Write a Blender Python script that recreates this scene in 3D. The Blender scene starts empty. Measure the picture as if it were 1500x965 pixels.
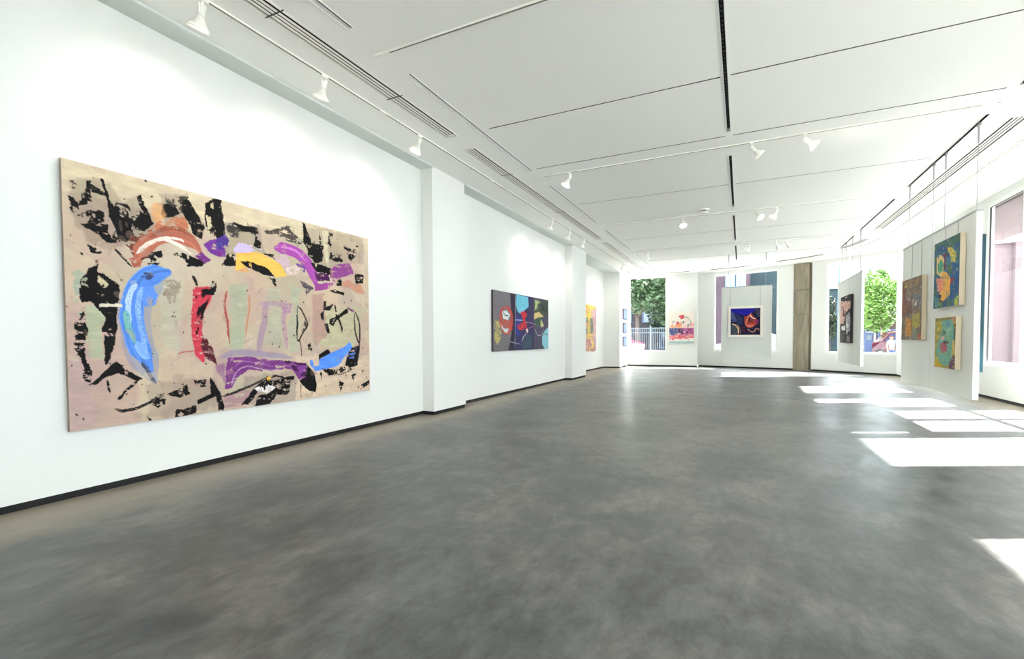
import bpy, bmesh, math, random
import numpy as np
from mathutils import Vector, Matrix, Quaternion

SC = bpy.context.scene
COL = SC.collection
random.seed(7)

# ------------------------------------------------------------------ camera
EYE = 1.5            # metres above the floor
CEIL = 4.876         # ceiling height
cam_d = bpy.data.cameras.new('camera')
cam_d.sensor_fit = 'HORIZONTAL'
cam_d.sensor_width = 36.0
cam_d.lens = 696.74 / 1500 * 36.0
cam_d.shift_y = 35.55 / 1500
cam_d.clip_end = 500
cam = bpy.data.objects.new('camera', cam_d)
COL.objects.link(cam)
_r = Vector((0.90095165, 0.43389352, -0.00474811))
_u = Vector((-0.00925137, 0.03014745, 0.99950265))
_w = Vector((-0.43382087, 0.90045963, -0.03117551))
cam.matrix_world = Matrix(((_r.x, _u.x, -_w.x, 0), (_r.y, _u.y, -_w.y, 0), (_r.z, _u.z, -_w.z, EYE), (0, 0, 0, 1)))
SC.camera = cam

# ------------------------------------------------------------------ world, sun, exposure
SC.view_settings.view_transform = 'Standard'
SC.view_settings.look = 'None'
SC.view_settings.exposure = 1.26
SC.view_settings.gamma = 1.0
SC.view_settings.use_curve_mapping = False
SKY = 7.0
SUN = 54.0
SPOT = 24.0
world = bpy.data.worlds.new('sky'); SC.world = world
world.use_nodes = True
nt = world.node_tree; nt.nodes.clear()
wo = nt.nodes.new('ShaderNodeOutputWorld'); bg = nt.nodes.new('ShaderNodeBackground')
tc = nt.nodes.new('ShaderNodeTexCoord'); nz = nt.nodes.new('ShaderNodeTexNoise'); cr = nt.nodes.new('ShaderNodeValToRGB')
nz.inputs['Scale'].default_value = 2.2; nz.inputs['Detail'].default_value = 5
cr.color_ramp.elements[0].position = .40; cr.color_ramp.elements[0].color = (.78, .88, 1, 1)
cr.color_ramp.elements[1].position = .60; cr.color_ramp.elements[1].color = (1, 1, 1, 1)
nt.links.new(tc.outputs['Generated'], nz.inputs['Vector']); nt.links.new(nz.outputs['Fac'], cr.inputs['Fac'])
nt.links.new(cr.outputs['Color'], bg.inputs['Color']); bg.inputs['Strength'].default_value = SKY
nt.links.new(bg.outputs['Background'], wo.inputs['Surface'])
sl = bpy.data.lights.new('sun', 'SUN'); sl.energy = SUN; sl.angle = math.radians(.6); sl.color = (1, .97, .93)
so = bpy.data.objects.new('sun', sl); COL.objects.link(so)
so.rotation_euler = Vector((-.9, -.436, -.69)).to_track_quat('-Z', 'Y').to_euler()
so.location = (20, 20, 20)
SC.cycles.use_denoising = True
SC.cycles.max_bounces = 10
SC.cycles.diffuse_bounces = 7
SC.cycles.transparent_max_bounces = 16
SC.cycles.sample_clamp_indirect = 6
SC.cycles.caustics_reflective = False
SC.cycles.caustics_refractive = False

# ------------------------------------------------------------------ materials
def srgb(c):
    return tuple(((x / 255) / 12.92 if x / 255 <= .04045 else ((x / 255 + .055) / 1.055) ** 2.4) for x in c)
def mat(name, col, rough=.6, metal=0., bump=0., bscale=40, vary=0., vscale=3., emit=None, estr=0., spec=.5, alpha=None):
    m = bpy.data.materials.new(name); m.use_nodes = True
    n = m.node_tree.nodes; l = m.node_tree.links; b = n['Principled BSDF']
    c = srgb(col) + (1,)
    b.inputs['Base Color'].default_value = c; b.inputs['Roughness'].default_value = rough; b.inputs['Metallic'].default_value = metal
    b.inputs['Specular IOR Level'].default_value = spec
    t = n.new('ShaderNodeTexCoord')
    if vary > 0:
        z = n.new('ShaderNodeTexNoise'); z.inputs['Scale'].default_value = vscale; z.inputs['Detail'].default_value = 6
        mr = n.new('ShaderNodeMapRange'); mr.inputs['To Min'].default_value = 1 - vary; mr.inputs['To Max'].default_value = 1 + vary
        mx = n.new('ShaderNodeMix'); mx.data_type = 'RGBA'; mx.blend_type = 'MULTIPLY'; mx.inputs[0].default_value = 1
        mx.inputs[6].default_value = c
        l.new(t.outputs['Object'], z.inputs['Vector']); l.new(z.outputs['Fac'], mr.inputs['Value']); l.new(mr.outputs['Result'], mx.inputs[7])
        l.new(mx.outputs[2], b.inputs['Base Color'])
    if bump > 0:
        z2 = n.new('ShaderNodeTexNoise'); z2.inputs['Scale'].default_value = bscale; z2.inputs['Detail'].default_value = 4
        bp = n.new('ShaderNodeBump'); bp.inputs['Strength'].default_value = bump; bp.inputs['Distance'].default_value = .01
        l.new(t.outputs['Object'], z2.inputs['Vector']); l.new(z2.outputs['Fac'], bp.inputs['Height']); l.new(bp.outputs['Normal'], b.inputs['Normal'])
    if emit:
        b.inputs['Emission Color'].default_value = srgb(emit) + (1,); b.inputs['Emission Strength'].default_value = estr
    return m
M = {}
M['wall'] = mat('white_wall_paint', (228, 229, 226), .7, bump=.05, bscale=120)
M['ceiling'] = mat('white_ceiling_paint', (246, 247, 244), .8)
M['soffit'] = mat('shaded_soffit_white', (214, 220, 216), .8)  # white soffit with its shade put into the colour as slight grey
M['frame'] = mat('white_window_frame', (236, 238, 236), .4)
M['black'] = mat('black_recess', (14, 14, 15), .8)
M['gasket'] = mat('dark_gasket', (48, 40, 48), .6)
M['white'] = mat('white_enamel', (240, 239, 232), .35)
M['board'] = mat('panel_board_paint', (208, 211, 205), .45, bump=.02, bscale=60)
M['edge'] = mat('raw_canvas_edge', (226, 212, 186), .8, bump=.1, bscale=200)
M['linen'] = mat('linen_canvas_edge', (150, 136, 122), .8)
M['darkedge'] = mat('dark_canvas_edge', (52, 46, 50), .7)
M['steel'] = mat('grey_steel_wire', (150, 150, 152), .4, .6)
M['bulb'] = mat('lamp_lens', (255, 250, 235), .3, emit=(255, 246, 225), estr=4.0)
M['seam'] = mat('ceiling_seam', (84, 84, 82), .9)
M['groove'] = mat('track_groove', (118, 118, 114), .8)
M['channel'] = mat('slot_channel', (250, 250, 248), .6)
M['teal'] = mat('teal_canvas_wrap', (12, 60, 72), .7, vary=.5, vscale=3)
M['picframe'] = mat('white_picture_frame', (236, 230, 220), .45)
# polished concrete floor
def floor_mat():
    m = bpy.data.materials.new('polished_concrete'); m.use_nodes = True
    n = m.node_tree.nodes; l = m.node_tree.links; b = n['Principled BSDF']
    t = n.new('ShaderNodeTexCoord')
    def noise(scale, det, rough=.55, dist=0., sx=1, sy=1):
        mp = n.new('ShaderNodeMapping'); mp.inputs['Scale'].default_value = (sx, sy, 1)
        l.new(t.outputs['Object'], mp.inputs['Vector'])
        z = n.new('ShaderNodeTexNoise'); z.inputs['Scale'].default_value = scale; z.inputs['Detail'].default_value = det
        z.inputs['Roughness'].default_value = rough; z.inputs['Distortion'].default_value = dist
        l.new(mp.outputs['Vector'], z.inputs['Vector']); return z
    def ramp(src, stops):
        r = n.new('ShaderNodeValToRGB'); e = r.color_ramp.elements
        e[0].position, e[0].color = stops[0][0], srgb(stops[0][1]) + (1,)
        e[1].position, e[1].color = stops[-1][0], srgb(stops[-1][1]) + (1,)
        for p_, c_ in stops[1:-1]:
            q = e.new(p_); q.color = srgb(c_) + (1,)
        l.new(src, r.inputs['Fac']); return r
    a = noise(.9, 8, .62, .5)
    base = ramp(a.outputs['Fac'], [(.38, (83, 84, 82)), (.5, (94, 94, 92)), (.62, (109, 107, 103))])
    a2 = noise(2.4, 12, .74, .35, 1, .6)
    dk = n.new('ShaderNodeMapRange'); dk.inputs['From Min'].default_value = .41; dk.inputs['From Max'].default_value = .60
    dk.inputs['To Min'].default_value = .72; dk.inputs['To Max'].default_value = 1.24
    l.new(a2.outputs['Fac'], dk.inputs['Value'])
    mx = n.new('ShaderNodeMix'); mx.data_type = 'RGBA'; mx.blend_type = 'MULTIPLY'; mx.inputs[0].default_value = 1
    l.new(base.outputs['Color'], mx.inputs[6]); l.new(dk.outputs['Result'], mx.inputs[7])
    a3 = noise(8.5, 8, .7, .5, 1, .5)
    d3 = n.new('ShaderNodeMapRange'); d3.inputs['From Min'].default_value = .41; d3.inputs['From Max'].default_value = .59
    d3.inputs['To Min'].default_value = .86; d3.inputs['To Max'].default_value = 1.13; l.new(a3.outputs['Fac'], d3.inputs['Value'])
    mxb = n.new('ShaderNodeMix'); mxb.data_type = 'RGBA'; mxb.blend_type = 'MULTIPLY'; mxb.inputs[0].default_value = 1
    l.new(mx.outputs[2], mxb.inputs[6]); l.new(d3.outputs['Result'], mxb.inputs[7]); mx = mxb
    # unpolished sandy margin along the long walls
    sep = n.new('ShaderNodeSeparateXYZ'); l.new(t.outputs['Object'], sep.inputs[0])
    wob = noise(1.3, 5, .6)
    ad = n.new('ShaderNodeMath'); ad.operation = 'MULTIPLY_ADD'; ad.inputs[1].default_value = .9; l.new(wob.outputs['Fac'], ad.inputs[0]); l.new(sep.outputs['X'], ad.inputs[2])
    lm = n.new('ShaderNodeMapRange'); lm.inputs['From Min'].default_value = -4.25; lm.inputs['From Max'].default_value = -4.75
    l.new(ad.outputs[0], lm.inputs['Value'])
    rm = n.new('ShaderNodeMapRange'); rm.inputs['From Min'].default_value = 4.9; rm.inputs['From Max'].default_value = 5.5
    l.new(ad.outputs[0], rm.inputs['Value'])
    mxx = n.new('ShaderNodeMath'); mxx.operation = 'MAXIMUM'; l.new(lm.outputs[0], mxx.inputs[0]); l.new(rm.outputs[0], mxx.inputs[1])
    sc_ = n.new('ShaderNodeMath'); sc_.operation = 'MULTIPLY'; sc_.inputs[1].default_value = .7; l.new(mxx.outputs[0], sc_.inputs[0])
    mx2 = n.new('ShaderNodeMix'); mx2.data_type = 'RGBA'; l.new(sc_.outputs[0], mx2.inputs[0])
    l.new(mx.outputs[2], mx2.inputs[6]); mx2.inputs[7].default_value = srgb((150, 138, 121)) + (1,)
    # dark scuffs
    sp = noise(38, 3, .5); spr = n.new('ShaderNodeMapRange'); spr.inputs['From Min'].default_value = .74; spr.inputs['From Max'].default_value = .80
    spr.inputs['To Min'].default_value = 1; spr.inputs['To Max'].default_value = .86; l.new(sp.outputs['Fac'], spr.inputs['Value'])
    mx3 = n.new('ShaderNodeMix'); mx3.data_type = 'RGBA'; mx3.blend_type = 'MULTIPLY'; mx3.inputs[0].default_value = 1
    l.new(mx2.outputs[2], mx3.inputs[6]); l.new(spr.outputs[0], mx3.inputs[7])
    l.new(mx3.outputs[2], b.inputs['Base Color'])
    ro = n.new('ShaderNodeMapRange'); ro.inputs['From Min'].default_value = .35; ro.inputs['From Max'].default_value = .65
    ro.inputs['To Min'].default_value = .30; ro.inputs['To Max'].default_value = .46; l.new(a2.outputs['Fac'], ro.inputs['Value'])
    l.new(ro.outputs[0], b.inputs['Roughness'])
    h = noise(3.0, 5, .6, .6, 1, .6)
    bp = n.new('ShaderNodeBump'); bp.inputs['Strength'].default_value = .25; bp.inputs['Distance'].default_value = .02
    l.new(h.outputs['Fac'], bp.inputs['Height']); l.new(bp.outputs['Normal'], b.inputs['Normal'])
    b.inputs['Specular IOR Level'].default_value = .27
    return m
M['floor'] = floor_mat()
def board_concrete():
    m = mat('board_formed_concrete', (158, 148, 126), .85, bump=.5, bscale=25)
    n = m.node_tree.nodes; l = m.node_tree.links; b = n['Principled BSDF']
    t = n.new('ShaderNodeTexCoord'); mp = n.new('ShaderNodeMapping'); mp.inputs['Scale'].default_value = (9, 9, 1.3)
    z = n.new('ShaderNodeTexNoise'); z.inputs['Scale'].default_value = 1; z.inputs['Detail'].default_value = 7
    r = n.new('ShaderNodeValToRGB'); r.color_ramp.elements[0].position = .3; r.color_ramp.elements[0].color = srgb((118, 112, 96)) + (1,)
    r.color_ramp.elements[1].position = .7; r.color_ramp.elements[1].color = srgb((158, 148, 128)) + (1,)
    l.new(t.outputs['Object'], mp.inputs[0]); l.new(mp.outputs[0], z.inputs['Vector']); l.new(z.outputs['Fac'], r.inputs[0]); l.new(r.outputs[0], b.inputs['Base Color'])
    return m
M['concrete'] = board_concrete()
def glass_mat(name, tint, gl=.06):
    m = bpy.data.materials.new(name); m.use_nodes = True
    n = m.node_tree.nodes; l = m.node_tree.links; n.clear()
    o = n.new('ShaderNodeOutputMaterial'); tr = n.new('ShaderNodeBsdfTransparent'); g = n.new('ShaderNodeBsdfGlossy')
    tr.inputs[0].default_value = tint + (1,); g.inputs['Roughness'].default_value = .02
    lw = n.new('ShaderNodeLayerWeight'); lw.inputs[0].default_value = .25
    mr = n.new('ShaderNodeMapRange'); mr.inputs['To Min'].default_value = gl; mr.inputs['To Max'].default_value = .5
    l.new(lw.outputs['Fresnel'], mr.inputs['Value'])
    mx = n.new('ShaderNodeMixShader'); l.new(mr.outputs[0], mx.inputs[0]); l.new(tr.outputs[0], mx.inputs[1]); l.new(g.outputs[0], mx.inputs[2]); l.new(mx.outputs[0], o.inputs[0])
    return m
M['glass'] = glass_mat('window_glass', (.78, .82, .82), .03)
def paint_mat():
    m = bpy.data.materials.new('artist_paint'); m.use_nodes = True
    n = m.node_tree.nodes; l = m.node_tree.links; b = n['Principled BSDF']
    a = n.new('ShaderNodeVertexColor'); a.layer_name = 'paint'
    l.new(a.outputs['Color'], b.inputs['Base Color']); b.inputs['Roughness'].default_value = .75; b.inputs['Specular IOR Level'].default_value = .2
    t = n.new('ShaderNodeTexCoord'); z = n.new('ShaderNodeTexNoise'); z.inputs['Scale'].default_value = 60; z.inputs['Detail'].default_value = 3
    bp = n.new('ShaderNodeBump'); bp.inputs['Strength'].default_value = .15; bp.inputs['Distance'].default_value = .005
    l.new(t.outputs['Object'], z.inputs['Vector']); l.new(z.outputs['Fac'], bp.inputs['Height']); l.new(bp.outputs['Normal'], b.inputs['Normal'])
    return m
M['paint'] = paint_mat()

# ------------------------------------------------------------------ helpers
def link(name, me, m=None, parent=None, smooth=False):
    o = bpy.data.objects.new(name, me); COL.objects.link(o)
    if m is not None and len(me.materials) == 0:
        for x in (m if isinstance(m, (list, tuple)) else [m]): me.materials.append(x)
    if parent: o.parent = parent
    if smooth:
        for p_ in me.polygons: p_.use_smooth = True
    return o
class MB:
    def __init__(s): s.v = []; s.f = []; s.mi = []; s.cur = 0
    def quad(s, a, b, c, d):
        i = len(s.v); s.v += [tuple(a), tuple(b), tuple(c), tuple(d)]; s.f.append((i, i+1, i+2, i+3)); s.mi.append(s.cur)
    def hexa(s, p):
        i = len(s.v); s.v += [tuple(x) for x in p]
        for q in ((0,3,2,1),(4,5,6,7),(0,1,5,4),(1,2,6,5),(2,3,7,6),(3,0,4,7)):
            s.f.append(tuple(i+k for k in q)); s.mi.append(s.cur)
    def box(s, x0, x1, y0, y1, z0, z1):
        s.hexa([(x0,y0,z0),(x1,y0,z0),(x1,y1,z0),(x0,y1,z0),(x0,y0,z1),(x1,y0,z1),(x1,y1,z1),(x0,y1,z1)])
    def tube(s, p, q, r, r2=None, n=12, cap=True):
        p = Vector(p); q = Vector(q); d = (q-p).normalized(); r2 = r if r2 is None else r2
        a = d.orthogonal().normalized(); b = d.cross(a); i = len(s.v)
        for c, rr in ((p, r), (q, r2)):
            for k in range(n):
                t = 2*math.pi*k/n; s.v.append(tuple(c + a*math.cos(t)*rr + b*math.sin(t)*rr))
        for k in range(n):
            s.f.append((i+k, i+(k+1)%n, i+n+(k+1)%n, i+n+k)); s.mi.append(s.cur)
        if cap:
            s.f.append(tuple(i+k for k in reversed(range(n)))); s.mi.append(s.cur)
            s.f.append(tuple(i+n+k for k in range(n))); s.mi.append(s.cur)
    def lathe(s, prof, n=24, axis='-z'):
        i = len(s.v); k0 = len(prof)
        for r, z in prof:
            for k in range(n):
                t = 2*math.pi*k/n; s.v.append((r*math.cos(t), r*math.sin(t), z))
        for j in range(k0-1):
            for k in range(n):
                s.f.append((i+j*n+k, i+j*n+(k+1)%n, i+(j+1)*n+(k+1)%n, i+(j+1)*n+k)); s.mi.append(s.cur)
    def mesh(s, name):
        me = bpy.data.meshes.new(name); me.from_pydata(s.v, [], s.f); me.update()
        if any(s.mi): me.polygons.foreach_set('material_index', s.mi)
        bm = bmesh.new(); bm.from_mesh(me); bmesh.ops.recalc_face_normals(bm, faces=bm.faces); bm.to_mesh(me); bm.free()
        return me
    def build(s, name, m, parent=None, smooth=False): return link(name, s.mesh(name), m, parent, smooth)
def bevel(o, w, seg=2):
    md = o.modifiers.new('bevel', 'BEVEL'); md.width = w; md.segments = seg; md.limit_method = 'ANGLE'; return o
def thing(name, label, cat, loc=(0,0,0), group=None, rz=0):
    o = bpy.data.objects.new(name, None); COL.objects.link(o); o.location = loc; o.rotation_euler = (0,0,rz); o.empty_display_size = .1
    o['label'] = label; o['category'] = cat
    if group: o['group'] = group
    return o
def tag(o, label, cat, group=None):
    o['label'] = label; o['category'] = cat
    if group: o['group'] = group
    return o
def struct(o): o['kind'] = 'structure'; return o
class Loc:
    """MB whose coordinates are written in world metres but stored relative to a base point"""
def off(mb, base):
    bx, by, bz = base; mb.v = [(x-bx, y-by, z-bz) for x, y, z in mb.v]; return mb

# ------------------------------------------------------------------ painted surfaces
def vnoise(h, w, cell, seed, ax=1., ay=1.):
    rng = np.random.RandomState(seed); gh = int(h/(cell*ay))+3; gw = int(w/(cell*ax))+3
    g = rng.rand(gh, gw); ys = np.arange(h)/(cell*ay); xs = np.arange(w)/(cell*ax)
    yi = ys.astype(int); xi = xs.astype(int); fy = ys-yi; fx = xs-xi; fy = fy*fy*(3-2*fy); fx = fx*fx*(3-2*fx)
    a = g[yi][:, xi]; b = g[yi][:, xi+1]; c = g[yi+1][:, xi]; d = g[yi+1][:, xi+1]
    return (a*(1-fx)+b*fx)*(1-fy)[:, None] + (c*(1-fx)+d*fx)*fy[:, None]
def fbm(h, w, cell, seed, ax=1., ay=1., octs=4):
    o = 0; t = 0
    for k in range(octs):
        a = .6**k; o = o + a*vnoise(h, w, max(cell/2**k, 1.2), seed+k*17, ax, ay); t += a
    return o/t
def paint(key):
    A = ART[key]; W, H = A['res']; seed = sum(map(ord, key))
    X = np.linspace(0, A['w'], W)[None, :].repeat(H, 0); Y = np.linspace(0, 1000, H)[:, None].repeat(W, 1)
    img = np.array(A['bg'], float)[None, None, :]/255*np.ones((H, W, 3))
    px = 1000./H
    img = img*(1+.16*(fbm(H, W, H/7, seed)-.5)[..., None]) + .05*(fbm(H, W, H/20, seed+5)-.5)[..., None]*np.array([1, .8, .6])
    wx = fbm(H, W, H/14, seed+1, octs=5)-.5; wy = fbm(H, W, H/14, seed+2, octs=5)-.5
    cov1 = fbm(H, W, H/18, seed+3, .8, 1.3, 5); cov2 = fbm(H, W, H/30, seed+9, 1.6, .5, 4); fine = fbm(H, W, 3, seed+11, octs=2)
    for qi, op in enumerate(A['ops']):
        kind, col, pts, *r = op
        if kind == 2:      # loose dabs: (2, palette, box, count, size, strength)
            rr = np.random.RandomState(seed+qi*3); cnt, size, stg = r
            for _ in range(cnt):
                cx, cy = rr.uniform(pts[0][0], pts[1][0]), rr.uniform(pts[0][1], pts[1][1]); a_ = rr.uniform(0, 3.14); sa = size*rr.uniform(.5, 1.5); sb = sa*rr.uniform(.25, .7)
                i0, i1 = max(int((cy-sa)/px), 0), min(int((cy+sa)/px)+2, H); j0, j1 = max(int((cx-sa)/A['w']*W), 0), min(int((cx+sa)/A['w']*W)+2, W)
                if i1 <= i0 or j1 <= j0: continue
                w_ = (slice(i0, i1), slice(j0, j1)); dx = X[w_]-cx+wx[w_]*sa; dy = Y[w_]-cy+wy[w_]*sa
                e_ = ((dx*math.cos(a_)+dy*math.sin(a_))/sa)**2+((-dx*math.sin(a_)+dy*math.cos(a_))/sb)**2
                m = np.clip((1-e_)*4, 0, 1)*stg*(.6+.8*cov2[w_]); m = np.clip(m, 0, 1)[..., None]
                img[w_] = img[w_]*(1-m)+np.array(col[rr.randint(len(col))], float)/255*m
            continue
        col = np.array(col, float)/255; P = np.array(pts, float)
        if kind == 0:
            cov, rag = r; amp = 14+rag*170
            x0, x1 = P[:, 0].min()-amp, P[:, 0].max()+amp; y0, y1 = P[:, 1].min()-amp, P[:, 1].max()+amp
        else:
            wd, cov, strk = r; amp = wd*.8+14
            Q = []
            for i in range(len(P)-1):
                p0 = P[max(i-1, 0)]; p1 = P[i]; p2 = P[i+1]; p3 = P[min(i+2, len(P)-1)]
                for t in np.linspace(0, 1, 7)[:-1]:
                    Q.append(.5*((2*p1)+(-p0+p2)*t+(2*p0-5*p1+4*p2-p3)*t*t+(-p0+3*p1-3*p2+p3)*t**3))
            Q.append(P[-1]); Q = np.array(Q)
            x0, x1 = Q[:, 0].min()-amp, Q[:, 0].max()+amp; y0, y1 = Q[:, 1].min()-amp, Q[:, 1].max()+amp
        i0 = max(int(y0/1000*H), 0); i1 = min(int(y1/1000*H)+2, H); j0 = max(int(x0/A['w']*W), 0); j1 = min(int(x1/A['w']*W)+2, W)
        if i1 <= i0 or j1 <= j0: continue
        sl_ = (slice(i0, i1), slice(j0, j1)); x = X[sl_]; y = Y[sl_]
        if kind == 0:
            sh = rag*150+8
            xx = x+wx[sl_]*sh+(fine[sl_]-.5)*10*min(rag*5, 1); yy = y+wy[sl_]*sh
            ins = np.zeros(x.shape, bool); n = len(P)
            for k in range(n):
                xa, ya = P[k]; xb, yb = P[(k+1) % n]
                c = ((ya > yy) != (yb > yy)) & (xx < (xb-xa)*(yy-ya)/(yb-ya+1e-9)+xa); ins ^= c
            m = ins.astype(float)
            if rag >= .3:   # soft-edged wash
                k = int(max(2, rag*26/px*1.2)); ker = np.hanning(2*k+1); ker /= ker.sum()
                m = np.apply_along_axis(lambda q: np.convolve(q, ker, 'same'), 0, m); m = np.apply_along_axis(lambda q: np.convolve(q, ker, 'same'), 1, m)
                m = m*np.clip(cov*(.35+1.3*(.5*cov1+.5*cov2)[sl_]), 0, 1)
            elif cov < .97 and ins.any():
                nn = (cov1 if qi % 2 else cov2)[sl_]*.75+fine[sl_]*.25
                th = np.quantile(nn[ins], cov); m = m*np.clip((th-nn)*26+.5, 0, 1)
            c_ = col[None, None, :]*(1+.22*(cov2[sl_]-.5)[..., None])
        else:
            best = np.full(x.shape, 1e9); lat = np.zeros(x.shape); al = np.zeros(x.shape); L = 0
            seg = np.hypot(*(Q[1:]-Q[:-1]).T); tot = seg.sum()+1e-9
            xx = x+wx[sl_]*14; yy = y+wy[sl_]*14
            for k in range(len(Q)-1):
                a = Q[k]; d = Q[k+1]-a; l2 = d@d+1e-9
                t = np.clip(((xx-a[0])*d[0]+(yy-a[1])*d[1])/l2, 0, 1); ex = xx-a[0]-t*d[0]; ey = yy-a[1]-t*d[1]
                D = np.hypot(ex, ey); u = D < best; best[u] = D[u]; lat[u] = (np.sign(ex*d[1]-ey*d[0])*D)[u]; al[u] = (L+t*seg[k])[u]; L += seg[k]
            f = al/tot; tap = np.clip(np.minimum(f*7+.45, (1-f)*4+.25), 0, 1)
            half = wd/2*tap; m = np.clip((half-best)/(px*.7)+.5, 0, 1)
            rng = np.random.RandomState(seed+qi); tab = rng.rand(64)
            s_ = (lat/wd+.5)*22; si = np.clip(s_.astype(int), 0, 62); fr = np.clip(s_-si, 0, 1); br = tab[si]*(1-fr)+tab[si+1]*fr
            if cov < .97:
                nn = .6*br+.4*cov1[sl_]; msk = m > .5
                if msk.any() and cov < .8: m = m*np.clip(cov*(.45+1.1*nn), 0, 1)
                elif msk.any(): th = np.quantile(nn[msk], cov); m = m*np.clip((th-nn)*18+.5, 0, 1)
            c_ = col[None, None, :]*(1+strk*.55*(br-.5)[..., None])
        img[sl_] = img[sl_]*(1-m[..., None])+np.clip(c_, 0, 1)*m[..., None]
    img = np.clip(img*A.get('gain', 1.), 0.01, .97)
    return np.where(img <= .04045, img/12.92, ((img+.055)/1.055)**2.4)
def painted_sheet(name, key, O, U, V, parent, c0=0., c1=1., ragged=0.):
    """grid mesh at O, spanning U (rightwards) and V (downwards), with the colours of picture key"""
    img = PAINTED.setdefault(key, None)
    if img is None: img = PAINTED[key] = paint(key)
    H, W = img.shape[:2]; a = int(round(c0*(W-1))); b = int(round(c1*(W-1)))+1
    img = img[:, a:b]; W = b-a
    O, U, V = np.array(O, float), np.array(U, float), np.array(V, float)
    s = np.linspace(0, 1, W)[None, :, None]; t = np.linspace(0, 1, H)[:, None, None]
    P = O+U*s+V*t
    if ragged:
        e = fbm(H, W, 8, 5)-.5; e2 = fbm(H, W, 8, 9)-.5
        P = P+U/np.linalg.norm(U)*(e[..., None]*ragged*np.abs(2*s-1)**6)+V/np.linalg.norm(V)*(e2[..., None]*ragged*np.abs(2*t-1)**6)
    co = P.reshape(-1, 3)
    me = bpy.data.meshes.new(name); me.vertices.add(W*H); me.vertices.foreach_set('co', co.ravel())
    i = np.arange((H-1)*(W-1)); r = i//(W-1); c = i % (W-1); q = r*W+c
    idx = np.stack([q, q+W, q+W+1, q+1], 1)
    nf = len(idx); me.loops.add(nf*4); me.loops.foreach_set('vertex_index', idx.ravel().astype(np.int32))
    me.polygons.add(nf); me.polygons.foreach_set('loop_start', (np.arange(nf)*4).astype(np.int32))
    me.update(calc_edges=True)
    ca = me.color_attributes.new('paint', 'FLOAT_COLOR', 'POINT')
    ca.data.foreach_set('color', np.concatenate([img.reshape(-1, 3), np.ones((W*H, 1))], 1).ravel().astype(np.float32))
    me.validate()
    return link(name, me, M['paint'], parent)
PAINTED = {}
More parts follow.
